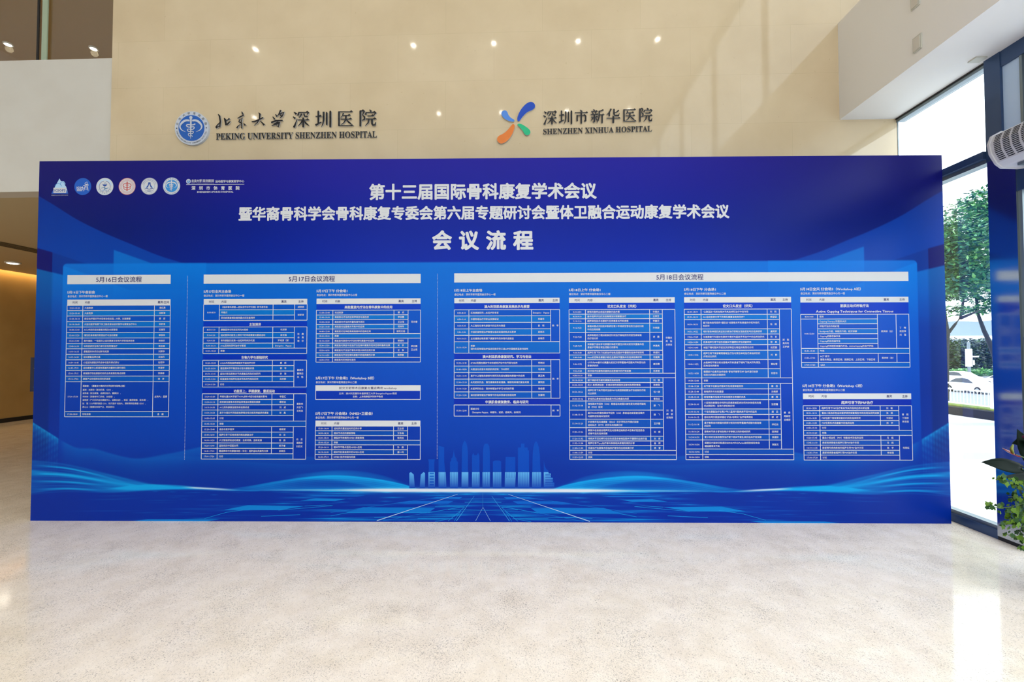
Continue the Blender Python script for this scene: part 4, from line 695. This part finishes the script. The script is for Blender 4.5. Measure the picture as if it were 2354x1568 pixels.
CH = {
 '深': [[(8, 8, 4), (23, 21, 13)], [(3, 35, 4), (17, 47, 13)], [(9, 99, 14), (17, 78, 9), (29, 48, 3)], [(37, 8, 5), (35, 22, 10), (31, 31, 5)], [(95, 9, 11), (86, 25, 4)], [(54, 18, 9), (49, 31, 7), (38, 43, 3)], [(67, 17, 8), (71, 33, 9), (90, 35, 9)], [(60, 57, 10), (48, 76, 7), (31, 91, 2)], [(67, 57, 5), (80, 75, 10), (98, 89, 4)]]+Hs(36, 11, 94)+Hs(34, 55, 96)+Vs(64, 42, 99),
 '圳': [[(3, 87, 13), (20, 79, 9), (40, 68, 4)], [(52, 9, 11), (52, 55, 10), (48, 80, 7), (39, 98, 2)]]+Hs(4, 36, 39)+Vs(21, 5, 80)+Vs(71, 12, 86, 10)+Vs(93, 5, 99, 12),
 '医': [[(38, 18, 9), (32, 33, 6), (21, 46, 2)], [(54, 33, 11), (53, 56, 10), (42, 74, 7), (22, 87, 2)], [(57, 58, 5), (71, 71, 10), (87, 83, 8)]]+Hs(5, 10, 95)+Vs(10, 9, 96, 11)+Hs(10, 93, 99)+Hs(33, 32, 82)+Hs(21, 54, 90),
 '院': [[(33, 9, 10), (25, 27, 5), (22, 31, 4)], [(22, 31, 4), (34, 44, 10), (32, 59, 10), (19, 63, 3)], [(62, 1, 5), (71, 13, 12)], [(44, 16, 6), (40, 31, 11)], [(97, 17, 11), (88, 33, 3)], [(58, 58, 11), (54, 78, 8), (37, 96, 2)], [(76, 57, 11), (76, 83, 11), (82, 91, 12), (93, 90, 11), (97, 73, 3)]]+Vs(11, 7, 99, 11)+Hs(8, 9, 32)+Hs(42, 18, 96)+Hs(50, 38, 87)+Hs(39, 56, 98),
 '市': [[(43, 2, 5), (55, 15, 13)], [(81, 80, 10), (69, 78, 3)]]+Hs(3, 21, 97)+Vs(50, 21, 99, 12)+Vs(20, 38, 82)+Hs(20, 41, 80)+Vs(82, 40, 82),
 '新': [[(23, 1, 5), (31, 12, 11)], [(15, 20, 4), (20, 35, 10)], [(41, 20, 10), (34, 37, 4)], [(29, 92, 10), (17, 88, 3)], [(18, 62, 9), (3, 83, 2)], [(38, 62, 4), (51, 79, 10)], [(95, 5, 11), (77, 13, 7), (62, 15, 3)], [(65, 12, 10), (64, 50, 10), (58, 78, 7), (47, 98, 2)]]+Hs(5, 17, 51)+Hs(2, 39, 55)+Hs(5, 57, 53)+Vs(29, 39, 92)+Hs(66, 41, 99)+Vs(85, 41, 99),
 '华': [[(35, 1, 11), (24, 24, 8), (3, 43, 2)], [(89, 11, 10), (71, 26, 6), (50, 35, 3)], [(55, 2, 11), (55, 39, 11), (61, 48, 11), (88, 48, 11), (93, 31, 3)]]+Vs(22, 22, 54)+Hs(3, 67, 98)+Vs(50, 53, 100, 13),
 '北': [[(16, 2, 5), (26, 16, 12), (31, 50, 11), (29, 92, 8)], [(1, 97, 12), (10, 80, 8), (29, 57, 4)], [(2, 99, 10), (16, 90, 6), (28, 84, 4)], [(56, 29, 4), (64, 40, 15), (68, 66, 12), (66, 74, 13), (82, 70, 12), (99, 52, 5)], [(94, 33, 12), (82, 42, 7), (70, 52, 4)]],
 '京': [[(56, 0, 5), (66, 16, 14)], [(10, 40, 5), (40, 31, 9), (78, 20, 10)], [(32, 46, 5), (26, 62, 11)], [(34, 50, 5), (62, 40, 9), (54, 60, 7), (30, 66, 6)], [(40, 62, 8), (56, 68, 10), (58, 99, 8), (44, 92, 3)], [(2, 97, 12), (16, 86, 8), (42, 74, 3)], [(76, 68, 4), (96, 82, 13)]],
 '大': [[(2, 68, 7), (30, 66, 12), (92, 38, 9)], [(56, 2, 6), (66, 12, 14), (62, 48, 11), (46, 76, 8), (20, 97, 3)], [(66, 62, 4), (82, 76, 9), (99, 94, 15)]],
 '学': [[(14, 38, 5), (28, 54, 12)], [(34, 24, 5), (46, 38, 11)], [(74, 0, 12), (58, 26, 7), (50, 34, 3)], [(56, 26, 5), (74, 20, 8), (98, 12, 9), (88, 32, 8), (66, 48, 4)], [(62, 20, 4), (84, 40, 9)], [(2, 72, 10), (40, 62, 11), (88, 60, 8)], [(20, 84, 6), (54, 70, 9), (62, 78, 10), (58, 98, 9), (40, 90, 3)], [(6, 90, 5), (44, 82, 9), (70, 72, 6)]]}
def raised_char(ch, x0, y0, x1, y1, parent):
    r = Raised(); 
    for i, st in enumerate(CH[ch]): r.brush([(x0+(x1-x0)*x/100, y0+(y1-y0)*y/100, w_*(x1-x0+y1-y0)/200) for x, y, w_ in st], d=i*.0002)
    r.build('raised_character', [MT['letter'], MT['letter_side']], parent)
def Z2(x, y): return 390+x/4.708, 220+y/4.708
def Z3(x, y): return 1120+x/5.885, 220+y/5.885
s1 = empty('wall_sign', (0, 0, 0), label='black raised hospital lettering with round blue staff emblem, on beige stone wall', cat='sign')
ex, ey, er = 444.6, 297.3, 38.6
r = Raised(.026, 0); r.extr([(ex+er*math.cos(-2*PI*i/56), ey+er*math.sin(-2*PI*i/56)) for i in range(56)], 0, 0); em = r.build('emblem_disc', [MT['em_white']], s1)
r = Raised(.004, .026); r.extr([(ex+29.4*math.cos(-2*PI*i/48), ey+29.4*math.sin(-2*PI*i/48)) for i in range(48)], 0, 0); r.build('emblem_field', [MT['em_blue']], em)
r = Raised(0, .032); staff(r, ex, ey, 29.2, 0, .001); r.build('staff_symbol', [MT['em_white']], em)
r = Raised(0, .0275); r.arc_text('北京大学深圳医院', ex, ey, 33.9, 6.2, 197, 343, 0, .0005); r.arc_text('PEKING UNIVERSITY SHENZHEN HOSPITAL', ex, ey, 34, 4.4, 166, 14, 0, .0005, True)
r.build('ring_lettering', [MT['letter']], em)
for dx_ in (-33.8, 33.8): r = Raised(0, .0275); r.disc(ex+dx_, ey-dx_*.015, 1.3, 0, .0005, 12); r.build('ring_dot', [MT['letter']], em)
for ch, a, b, c_, d_ in (('北', 510, 205, 670, 360), ('京', 735, 180, 835, 365), ('大', 895, 190, 1035, 335), ('学', 1105, 165, 1250, 350), ('深', 1338, 170, 1522, 355), ('圳', 1580, 165, 1760, 352), ('医', 1823, 165, 1993, 346), ('院', 2050, 158, 2243, 344)):
    raised_char(ch, *Z2(a, b), *Z2(c_, d_), s1)
r = Raised(.010); r.latin('PEKING UNIVERSITY SHENZHEN HOSPITAL', 498.8, 867.5, 322.5, 317.3, 14.2); r.build('latin_lettering', [MT['letter'], MT['letter_side']], s1)
s2 = empty('wall_sign', (0, 0, 0), label='black raised hospital lettering with four petal coloured mark, on beige stone wall', cat='sign')
def petal(pts, m, lab):
    # pts: outline control points (zoom pixels), smoothed
    q_ = [Vector((*Z3(*p), 0)) for p in pts]; n = len(q_); out = []
    for i in range(n):
        p0, p1, p2, p3 = q_[i-1], q_[i], q_[(i+1) % n], q_[(i+2) % n]
        for k_ in range(8): t_ = k_/8; v = .5*((2*p1)+(p2-p0)*t_+(2*p0-5*p1+4*p2-p3)*t_*t_+(3*p1-p0-3*p2+p3)*t_**3); out.append((v.x, v.y))
    r = Raised(.015); r.extr(out[::-1], 0, 1); o = r.build('petal', [m, MT['letter_side']], s2); o['label'] = lab
petal([(410, 345), (412, 300), (440, 230), (490, 160), (545, 112), (598, 98), (640, 125), (645, 170), (610, 205), (545, 235), (490, 285), (455, 330), (432, 358)], MT['p_navy'], 'royal blue petal')
petal([(193, 262), (205, 225), (240, 212), (270, 230), (290, 275), (325, 315), (362, 335), (366, 358), (340, 364), (285, 350), (225, 315)], MT['p_sky'], 'light blue petal')
petal([(368, 405), (370, 440), (350, 510), (310, 580), (255, 635), (195, 660), (150, 640), (135, 600), (155, 560), (220, 525), (275, 480), (320, 425), (345, 398)], MT['p_or'], 'orange petal')
petal([(410, 408), (425, 392), (465, 398), (520, 430), (570, 470), (585, 505), (570, 535), (540, 547), (505, 530), (480, 485), (440, 440)], MT['p_gr'], 'green petal')
for ch, a, b, c_, d_ in (('深', 755, 208, 942, 404), ('圳', 965, 205, 1150, 398), ('市', 1178, 200, 1362, 392), ('新', 1393, 192, 1578, 386), ('华', 1606, 186, 1797, 380), ('医', 1828, 182, 2010, 370), ('院', 2040, 174, 2228, 368)):
    raised_char(ch, *Z3(a, b), *Z3(c_, d_), s2)
r = Raised(.010); r.latin('SHENZHEN XINHUA HOSPITAL', 1248.8, 1498, 310.2, 303.4, 12.6); r.build('latin_lettering', [MT['letter'], MT['letter_side']], s2)

# ------------------------------------------------------------------ lamps
def lathe_obj(name, c, prof, m, parent, n=20): b = MB(); b.lathe(c, prof, n); return b.build(name, m, parent, smooth=True)
def downlight(loc, label, group, power, color, lens, angle=150, r=.075, spot=True):
    t_ = empty('downlight', loc, label=label, cat='ceiling light', group=group)
    lathe_obj('trim_ring', (0, 0, 0), [(r*1.3, .012), (r*1.3, -.008), (r, -.012), (r*.95, .02)], MT['ceil'], t_); lathe_obj('lens', (0, 0, 0), [(r*.95, -.006), (r*.8, -.016), (r*.45, -.022), (.001, -.024)], lens, t_)
    if spot:
        l = bpy.data.lights.new('beam', 'SPOT'); l.energy = power; l.color = color; l.spot_size = math.radians(angle); l.spot_blend = .9; l.shadow_soft_size = r
        o = bpy.data.objects.new('beam', l); COL.objects.link(o); o.parent = t_; o.location = (0, 0, -.08)
    return t_
for i, x in enumerate((-7.5, -5.8, -4.1, -2.4, -.7, 1.06, 2.7)):
    if x not in (-7.5, -4.1): downlight((x, .04, HC-.014), 'round recessed downlight in the white lobby ceiling, row over the backdrop side', 'lobby downlights, backdrop side', 280, (1, .92, .82), MT['led'], angle=110, r=.045)
    if x not in (-5.8, -4.1): downlight((x, -2.7, HC-.014), 'round recessed downlight in the white lobby ceiling, row towards the entrance', 'lobby downlights, entrance side', 280, (1, .92, .82), MT['led'], angle=110, r=.045)
downlight((-10.04, 8.49, 3.256), 'round recessed downlight in the low brown corridor ceiling', None, 30, (1, .85, .6), MT['lamp'], r=.09)
for x, y, lb in ((-9.56, 7.91, 'small bright downlight in the gallery ceiling, left of the glass fin'), (-8.10, 8.08, 'small bright downlight in the gallery ceiling, beside the stone wall')):
    downlight((x, y, 7.186), lb, None, 60, (1, .8, .5), MT['lamp'], r=.055)
sd = boxes((-8.64, 6.9, 3.252, -8.37, 9.2, 3.2695)).build('air_diffuser', MT['vent']); tag(sd, 'long narrow dark air slot in the corridor ceiling', 'air vent')
for i in range(3): boxes((-8.61+i*.08, 6.93, 3.249, -8.57+i*.08, 9.17, 3.253)).build('slot', MT['vent_dark'], sd)

# plates on the beam
for (y0, y1, z0, z1, lb) in ((3.72, 3.80, 3.945, 4.07, 'small square plate on the white beam, lower one by its bottom edge'), (3.73, 3.81, 4.31, 4.43, 'small square plate on the white beam, upper one of two')):
    o = boxes((3.174, y0, z0, 3.186, y1, z1)).build('wall_plate', MT['plate'], bevel=.002); tag(o, lb, 'wall plate')
    boxes((3.170, y0+.01, z0+.012, 3.1745, y1-.01, z1-.012)).build('cover', MT['white_wall'], o)
o = boxes((3.60, 3.72, 3.852, 3.69, 3.79, 3.862)).build('ceiling_plate', MT['plate']); tag(o, 'small pale plate under the white beam next to the steel column', 'ceiling plate')

# ------------------------------------------------------------------ air curtain over the door
acx = empty('air_curtain', (0, 0, 0), label='white louvred air curtain unit mounted over the glass door', cat='air curtain')
prof = [(3.74, 3.135), (3.54, 3.135), (3.475, 3.10), (3.452, 3.04), (3.462, 2.97), (3.50, 2.90), (3.54, 2.868), (3.66, 2.862), (3.74, 2.87)]
b = MB(); b.prism(prof[::-1], 1, 2.1, 3.49); b.build('casing', MT['ac'], acx, bevel=.006)
b = MB(); b.prism([(3.74, 3.14), (3.535, 3.14), (3.468, 3.104), (3.444, 3.04), (3.455, 2.966), (3.496, 2.893), (3.538, 2.860), (3.66, 2.855), (3.74, 2.865)][::-1], 1, 3.478, 3.50); b.build('end_cap', MT['ac'], acx, bevel=.004)
def face(t_):          # point on the curved front between top and bottom of the grille
    z = 3.095+(2.915-3.095)*t_; xs_ = [p[0] for p in prof[2:7]][::-1]; zs_ = [p[1] for p in prof[2:7]][::-1]; return float(np.interp(z, zs_, xs_)), z
for j in range(14):
    y1 = 3.455-j*.062; bs = MB()
    for i in range(15):
        x, z = face(i/14); x2, z2 = face(i/14+.028); bs.add([(x-.003, y1, z), (x2-.003, y1, z2), (x2-.003, y1-.044, z2), (x-.003, y1-.044, z), (x+.01, y1, z), (x2+.01, y1, z2), (x2+.01, y1-.044, z2), (x+.01, y1-.044, z)], [(0, 1, 2, 3), (7, 6, 5, 4), (0, 4, 5, 1), (1, 5, 6, 2), (2, 6, 7, 3), (3, 7, 4, 0)])
    bs.build('louvre_grille', MT['dark'], acx)
boxes((3.56, 2.15, 2.846, 3.64, 3.40, 2.866)).build('outlet', MT['frame_grey'], acx)

# ------------------------------------------------------------------ display stand in the corridor
ds = empty('display_stand', (-6.55, 6.0, 0), label='dark blue poster stand with gold lettering in the corridor behind the backdrop', cat='poster stand')
boxes((-.24, -.012, .97, .30, .012, 1.435)).build('poster_panel', MT['screen'], ds)
b = MB(); b.tube([(.03, .03, .02), (.03, .03, 1.2)], .018, 10); b.build('pole', MT['frame'], ds); lathe_obj('base', (.03, .03, 0), [(.001, .0), (.17, 0), (.17, .015), (.03, .03)], MT['frame'], ds)
b = MB(); b.box(-.19, -.0135, 1.285, .2, -.0125, 1.291)
b.box(-.2, -.0135, 1.03, .25, -.0125, 1.034, 1)
for x, z in ((-.10, 1.36), (-.08, 1.315), (-.1, 1.16), (-.09, 1.12)):
    b.box(x, -.0135, z, x+.1, -.0125, z+.012)
b.build('lettering', [MT['gold_text'], MT['logo_teal']], ds)

# ------------------------------------------------------------------ potted plant by the door
PX, PY = 3.45, 2.94
pp = empty('potted_plant', (PX, PY, 0), label='red flowering potted plant with dark leaves and trailing ivy, beside the steel column', cat='plant')
lathe_obj('pot', (0, 0, 0), [(.001, .0), (.13, 0), (.17, .3), (.19, .62), (.175, .62), (.16, .58)], MT['pot'], pp, 28); lathe_obj('soil', (0, 0, 0), [(.168, .59), (.001, .60)], MT['soil'], pp, 24)
def leaf_mesh(base, tip, nrm, width, m, name, parent, lobes=False, curl=.12):
    base, tip, nrm = Vector(base), Vector(tip), Vector(nrm).normalized(); d = tip-base; l = d.length; d.normalize(); sd_ = d.cross(nrm).normalized(); nn = sd_.cross(d)
    b = MB(); n = 9; vs_ = []
    for i in range(n):
        t_ = i/(n-1); hw = width*(math.sin(PI*min(1, t_*.92+.10))**.8)*(1-.35*t_)*(1.0 if i < n-1 else .02)
        for s_ in (-1, -.5, 0, .5, 1): vs_.append(tuple(base+d*(l*t_-(.12*l*abs(s_) if t_ < .2 else 0))+sd_*(hw*s_)+nn*(-curl*l*t_*t_+.16*hw*abs(s_))))
    fs = [(i*5+j, i*5+j+1, (i+1)*5+j+1, (i+1)*5+j) for i in range(n-1) for j in range(4)]
    b.add(vs_, fs); o = b.build(name, m, parent, smooth=True)
    sm = o.modifiers.new('s', 'SOLIDIFY'); sm.thickness = .002
    return o
def loc(px, py, y): q_ = at(px, py, y); return (q_.x-PX, q_.y-PY, q_.z)
big = [((2348, 1078, 2.9), (2268, 1059, 2.86), (.1, -.85, .5), .052), ((2420, 1120, 2.9), (2325, 1090, 2.8), (-.1, -.8, .6), .06), ((2385, 1010, 2.95), (2336, 1018, 2.9), (-.2, -.9, .3), .05), ((2380, 1075, 2.85), (2345, 985, 2.92), (-.3, -.9, .1), .055), ((2420, 1060, 2.9), (2430, 940, 2.9), (-.4, -.8, .2), .07), ((2440, 1070, 2.9), (2500, 980, 2.8), (0, -.7, .6), .07), ((2400, 1100, 3.0), (2350, 1120, 3.1), (0, -.5, .8), .06), ((2440, 1090, 2.8), (2420, 1150, 2.6), (0, -.6, .6), .07)]
for bpt, tpt, nr, w_ in big:
    leaf_mesh(loc(*bpt), loc(*tpt), nr, w_, MT['leaf_d'], 'leaf', pp)
    b = MB(); p0 = Vector((random.uniform(-.04, .04), random.uniform(-.04, .04), .6)); p1 = Vector(loc(*bpt)); b.tube([p0, (p0+p1)/2+Vector((0, 0, .04)), p1], .005, 6); b.build('stem', MT['stem'], pp)
for (x, y), (x2, y2), dep in (((2334, 1045), (2301, 1041), 2.86), ((2372, 1022), (2348, 1008), 2.88), ((2420, 985), (2400, 970), 2.9)):
    fl = leaf_mesh(loc(x, y, dep), loc(x2, y2, dep-.03), (0, -.45, .9), .045, MT['red'], 'flower', pp, curl=-.25)
    b = MB(); p0 = Vector(loc(x-6, y-2, dep-.01)); b.tube([p0, p0+Vector((-.006, 0, .03)), p0+Vector((.004, 0, .055))], [.008, .008, .004], 8); b.build('spadix', MT['spadix'], fl, smooth=True)
    b = MB(); b.tube([(0, 0, .6), Vector(loc(x, y, dep))*.6+Vector((0, 0, .28)), loc(x, y, dep)], .004, 6); b.build('stem', MT['stem'], pp)
IV = [[(2400, 1130), (2360, 1110), (2330, 1110), (2300, 1100), (2294, 1098)], [(2400, 1150), (2370, 1150), (2345, 1160), (2320, 1166), (2296, 1168), (2276, 1164)], [(2400, 1160), (2380, 1175), (2350, 1185), (2335, 1190), (2322, 1200), (2300, 1206)], [(2400, 1170), (2390, 1210), (2365, 1225), (2340, 1236), (2318, 1230)], [(2390, 1130), (2360, 1140), (2340, 1142), (2318, 1142)], [(2400, 1180), (2385, 1230), (2360, 1250), (2350, 1262)], [(2395, 1120), (2370, 1125), (2352, 1128), (2335, 1122)], [(2390, 1200), (2370, 1210), (2350, 1212), (2332, 1208)], [(2360, 1160), (2340, 1175), (2330, 1180), (2310, 1176)], [(2400, 1130), (2365, 1150), (2355, 1190), (2345, 1225)]]
for vi, pl_ in enumerate(IV):
    dep = 2.8+.02*(vi % 5); pts = [Vector(loc(x, y, dep)) for x, y in pl_]; b = MB(); b.tube([(pts[0].x*.3, 0, .6)]+pts, .0025, 5); vn = b.build('ivy_vine', MT['stem'], pp)
    lb = MB(); m_ = []
    for i in range(len(pts)-1):
        for t_ in np.arange(0, 1, .10):
            p = pts[i].lerp(pts[i+1], t_)+Vector((random.uniform(-.012, .012), random.uniform(-.03, .03), random.uniform(-.022, .022))); r_ = random.uniform(.010, .019); a = random.uniform(0, 2*PI)
            ax = Vector((math.cos(a), random.uniform(-.5, .5), math.sin(a))).normalized(); ay = ax.cross(Vector((random.uniform(-.4, .4), -1, random.uniform(-.4, .4)))).normalized()
            out = [(1.2, 0), (.62, .40), (.42, .85), (-.05, .66), (-.55, .62), (-.42, 0), (-.55, -.62), (-.05, -.66), (.42, -.85), (.62, -.40)]
            k0 = len(lb.v); lb.add([tuple(p)]+[tuple(p+(ax*u+ay*v)*r_) for u, v in out], [(0, 1+j, 1+(j+1) % 10) for j in range(10)], random.choice((0, 0, 1) if vi not in (1, 3, 4) else (0, 1, 1)))
    lb.build('ivy_leaves', [MT['leaf_l'], MT['leaf_m']], vn)

# ------------------------------------------------------------------ outside
struct('ground', boxes((XW+.09, -40, -.25, 10.22, 30, -.02)), MT['pave']); struct('ground_front', boxes((-40, -40, -.25, XW+.09, YF-.1, -.02)), MT['pave'])
struct('kerb', boxes((10.22, -10, -.2, 10.42, 30, .17)), MT['kerb']); struct('terrain', boxes((10.42, -10, -.3, 10.85, 40, .16)), MT['kerb'])
lw = boxes((10.42, -10, .16, 10.85, 40, .20)); o = lw.build('lawn_strip', MT['lawn']); tag(o, 'narrow strip of grass behind the dark stone kerb', 'grass', kind='stuff')
b = MB(); b.add([(10.85, -40, -.05), (17, -40, -2.4), (90, -40, -2.4), (90, 160, -2.4), (17, 160, -2.4), (10.85, 160, -.05)], [(0, 1, 4, 5), (1, 2, 3, 4)]); struct('road', b, MT['road'])
rl = empty('railing', (10.6, 0, .2), label='white metal railing with thin bars along the grass strip outside', cat='railing')
for z, h in ((0.02, .03), (.36, .03), (.50, .035)): boxes((-.02, 9, z, .02, 14, z+h)).build('rail', MT['rail'], rl)
for y in (9.1, 10.75, 12.4, 13.9): boxes((-.035, y, 0, .035, y+.07, .535)).build('post', MT['rail'], rl)
br0 = boxes((-.006, 0, .05, .006, .012, .36)).build('baluster', MT['rail'], rl)
for i in range(57): c_ = br0 if i == 0 else br0.copy(); (i and COL.objects.link(c_)); c_.parent = rl; c_.location = (0, 9.1+i*.085, 0)
def car(x, y, z, m, label, rz=PI/2, group=None):
    t_ = empty('car', (x, y, z), rz, label=label, cat='car', group=group); b = MB()
    low = [(-2.3, .25), (-2.32, .62), (-2.15, .86), (-1.3, .95), (1.0, .93), (1.9, .78), (2.28, .62), (2.3, .28)]; topp = [(-1.75, .93), (-1.0, 1.36), (-.2, 1.46), (.4, 1.40), (1.25, .93)]
    b.prism(low, 1, -.88, .88); n = len(topp); vs_ = [(p[0], -.80+(.16 if p[1] > 1 else 0), p[1]) for p in topp]+[(p[0], .80-(.16 if p[1] > 1 else 0), p[1]) for p in topp]
    b.add(vs_, [tuple(range(n)), tuple(range(2*n-1, n-1, -1))]+[(i, n+i, n+i+1, i+1) for i in range(n-1)]); b.build('body', m, t_, bevel=.05)
    for s_ in (-1, 1):
        g = MB(); y0 = s_*.812; y1 = s_*.675; g.add([(-1.45, y0, .97), (-.92, y1, 1.31), (-.2, y1, 1.39), (.32, y1, 1.33), (1.0, y0, .97)], [(0, 1, 2, 3, 4)]); go_ = g.build('side_window', MT['car_glass'], t_); go_.modifiers.new('s', 'SOLIDIFY').thickness = .02
        for xx_ in (-1.4, 1.45):
            wb = MB(); wb.tube([(xx_, s_*.72, .32), (xx_, s_*.90, .32)], .32, 20); wh_ = wb.build('wheel', MT['tyre'], t_); hb_ = MB(); hb_.tube([(xx_, s_*.89, .32), (xx_, s_*.915, .32)], .2, 16); hb_.build('hub_cap', MT['chrome'], wh_)
    return t_
car(42.6, 45.3, -2.4, MT['car_white'], 'white saloon car on the road, nearest behind the railing', PI/2+PI)
car(45.5, 43.6-2.0, -2.4, MT['car_dark'], 'dark blue car on the road, half hidden beside the steel column', PI/2+PI)
car(50.5, 49.5, -2.25, MT['car_white'], 'white car in the far lane, below the green hedge', PI/2+PI)
car(51.5, 56.5, -2.25, MT['car_white'], 'pale car in the far lane, beside the backdrop edge', PI/2)
# traffic signal
q_ = at(2228, 853, 58); ts = empty('traffic_signal', (q_.x, q_.y, -2.4), label='white traffic signal post with side arm beyond the road', cat='traffic signal'); k_ = 58/1046
b = MB(); b.tube([(0, 0, 0), (0, 0, 5.1)], .16, 10); b.build('pole', MT['frame_grey'], ts); zt = at(2228, 802, 58).z+2.4; zb = at(2228, 843, 58).z+2.4
boxes((-.25, -.2, zb, .25, .2, zt)).build('signal_housing', MT['rail'], ts); boxes((.25, -.06, zb+1.15, 1.15, .06, zb+1.32)).build('arm', MT['rail'], ts); boxes((.2, -.2, zb+.2, .5, .2, zb+.8)).build('control_box', MT['rail'], ts)
# overpass, hill
op = empty('overpass', (0, 0, 0), label='long white overpass far beyond the trees', cat='bridge'); zz = at(2230, 780, 130).z
boxes((60, 128, zz, 220, 131, zz+.9)).build('deck', MT['bridge'], op)
for x in (90, 120, 150): boxes((x, 128.5, -3, x+1.2, 130.5, zz)).build('pier', MT['bridge'], op)
b = MB(); n = 40
for i in range(n+1):
    x = 150+i*20; h_ = 30+11*math.sin(i*.42+.5)+5*math.sin(i*1.1); b.v += [(x, 420, -5), (x, 470, h_), (x, 520, -5)]
for i in range(n): a = i*3; b.f += [(a, a+3, a+4, a+1), (a+1, a+4, a+5, a+2)]; b.m += [0, 0]
struct('hill', b, MT['hill'], smooth=True)
# trees
def leaves(b, c, rad, n, size, weights=(3, 4, 3), flat=.75):
    c = Vector(c)
    for i in range(n):
        d = Vector((random.gauss(0, 1), random.gauss(0, 1), random.gauss(0, 1))).normalized()*(random.random()**.45); p = c+Vector((d.x*rad[0], d.y*rad[1], d.z*rad[2]))
        a = Vector((random.uniform(-1, 1), random.uniform(-1, 1), random.uniform(-.4, .4))).normalized(); u = a.cross(Vector((random.uniform(-.5, .5), random.uniform(-.5, .5), 1))).normalized(); s_ = size*random.uniform(.6, 1.3)
        b.add([tuple(p-a*s_), tuple(p+u*s_*.4), tuple(p+a*s_), tuple(p-u*s_*.4)], [(0, 1, 2, 3)], random.choices((0, 1, 2), weights)[0])
def tree(label, trunk, rads, blobs, size, group=None, branches=(), w_=(3, 4, 3), lm=('tree1', 'tree2', 'tree3')):
    t_ = empty('tree', (trunk[0][0], trunk[0][1], trunk[0][2]), label=label, cat='tree', group=group); o_ = Vector(trunk[0]); L_ = lambda p: tuple(Vector(p)-o_)
    b = MB(); b.tube([L_(p) for p in trunk], rads, 9); b.build('trunk', MT['bark'], t_, smooth=True)
    for br_ in branches: b = MB(); b.tube([L_(p) for p in br_], [.045]+[.034]*(len(br_)-2)+[.015], 7); b.build('branch', MT['bark'], t_, smooth=True)
    b = MB()
    for c_, r_, n_ in blobs: leaves(b, L_(c_), r_, n_, size, w_)
    b.build('crown', [MT[q] for q in lm], t_)
A = lambda x, y, Y: tuple(at(x, y, Y))
tree('leafy street tree with forked branch outside, next to the backdrop edge', [A(2172, 940, 14), A(2174, 800, 14), A(2178, 768, 14), A(2150, 600, 14)], [.10, .075, .06, .04],
     [(A(2180, 590, 14), (1.0, 1.2, 1.0), 4200), (A(2188, 655, 14), (.9, 1.0, .5), 2200), (A(2140, 560, 14.5), (1.5, 1.3, 1.2), 2600), (A(2195, 712, 13.8), (.3, .4, .2), 160), (A(2215, 545, 14.3), (.7, .8, .5), 900)], .085,
     branches=[[A(2178, 768, 14), A(2196, 745, 14), A(2208, 730, 14), A(2213, 700, 14), A(2222, 640, 14)], [A(2208, 732, 14), A(2232, 722, 14), A(2255, 712, 14)]])
tree('tall leaning street tree outside, next to the steel column', [A(2302, 905, 19), A(2288, 820, 19), A(2276, 790, 19), A(2262, 760, 19), A(2248, 722, 19), A(2240, 640, 19)], [.12, .10, .085, .07, .055, .04],
     [(A(2275, 540, 19), (1.7, 1.4, 1.9), 6000), (A(2292, 478, 19.2), (1.5, 1.3, 1.0), 2800), (A(2250, 640, 19), (1.7, 1.2, 1.0), 3600), (A(2285, 700, 18.8), (.6, .7, .45), 420), (A(2248, 712, 18.8), (.7, .6, .22), 300), (A(2340, 560, 19.5), (1.6, 1.5, 2.2), 1500)], .11)
hz = [(2174, 818, 63.2, 1.6), (2212, 820, 66.5, 1.9), (2229, 816, 71, 1.9), (2252, 812, 75.5, 1.9), (2274, 815, 80, 2.1), (2190, 806, 86, 2.4), (2225, 805, 92, 2.4), (2262, 804, 98, 2.5)]
hl = ('dark green round tree beyond the road, low down against the backdrop edge', 'dark bushy tree beyond the road, just left of the traffic signal', 'dark bushy tree directly behind the traffic signal', 'dark bushy tree beyond the road, under the signal arm', 'dark bushy tree beyond the road, against the steel column')
for i, (x, y, Y, r_) in enumerate(hz):
    c_ = Vector(A(x, y, Y)); lb = hl[i] if i < 5 else 'dark green tree in the rear row under the white overpass'
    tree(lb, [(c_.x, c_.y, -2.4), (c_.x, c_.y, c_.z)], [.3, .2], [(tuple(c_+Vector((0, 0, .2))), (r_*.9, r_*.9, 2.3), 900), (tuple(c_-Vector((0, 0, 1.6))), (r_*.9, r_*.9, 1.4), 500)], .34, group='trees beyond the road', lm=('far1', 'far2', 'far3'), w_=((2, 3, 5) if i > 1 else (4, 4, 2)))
q_ = at(2228, 856, 60); b = MB(); leaves(b, (0, 0, 0), (9, 1.0, .5), 2600, .22, (6, 2, 0)); o = b.build('hedge', [MT['tree1'], MT['tree2'], MT['tree3']]); o.location = (q_.x, q_.y, q_.z); o.rotation_euler.z = 0; tag(o, 'low clipped bright green hedge along the far lane', 'hedge', kind='stuff')
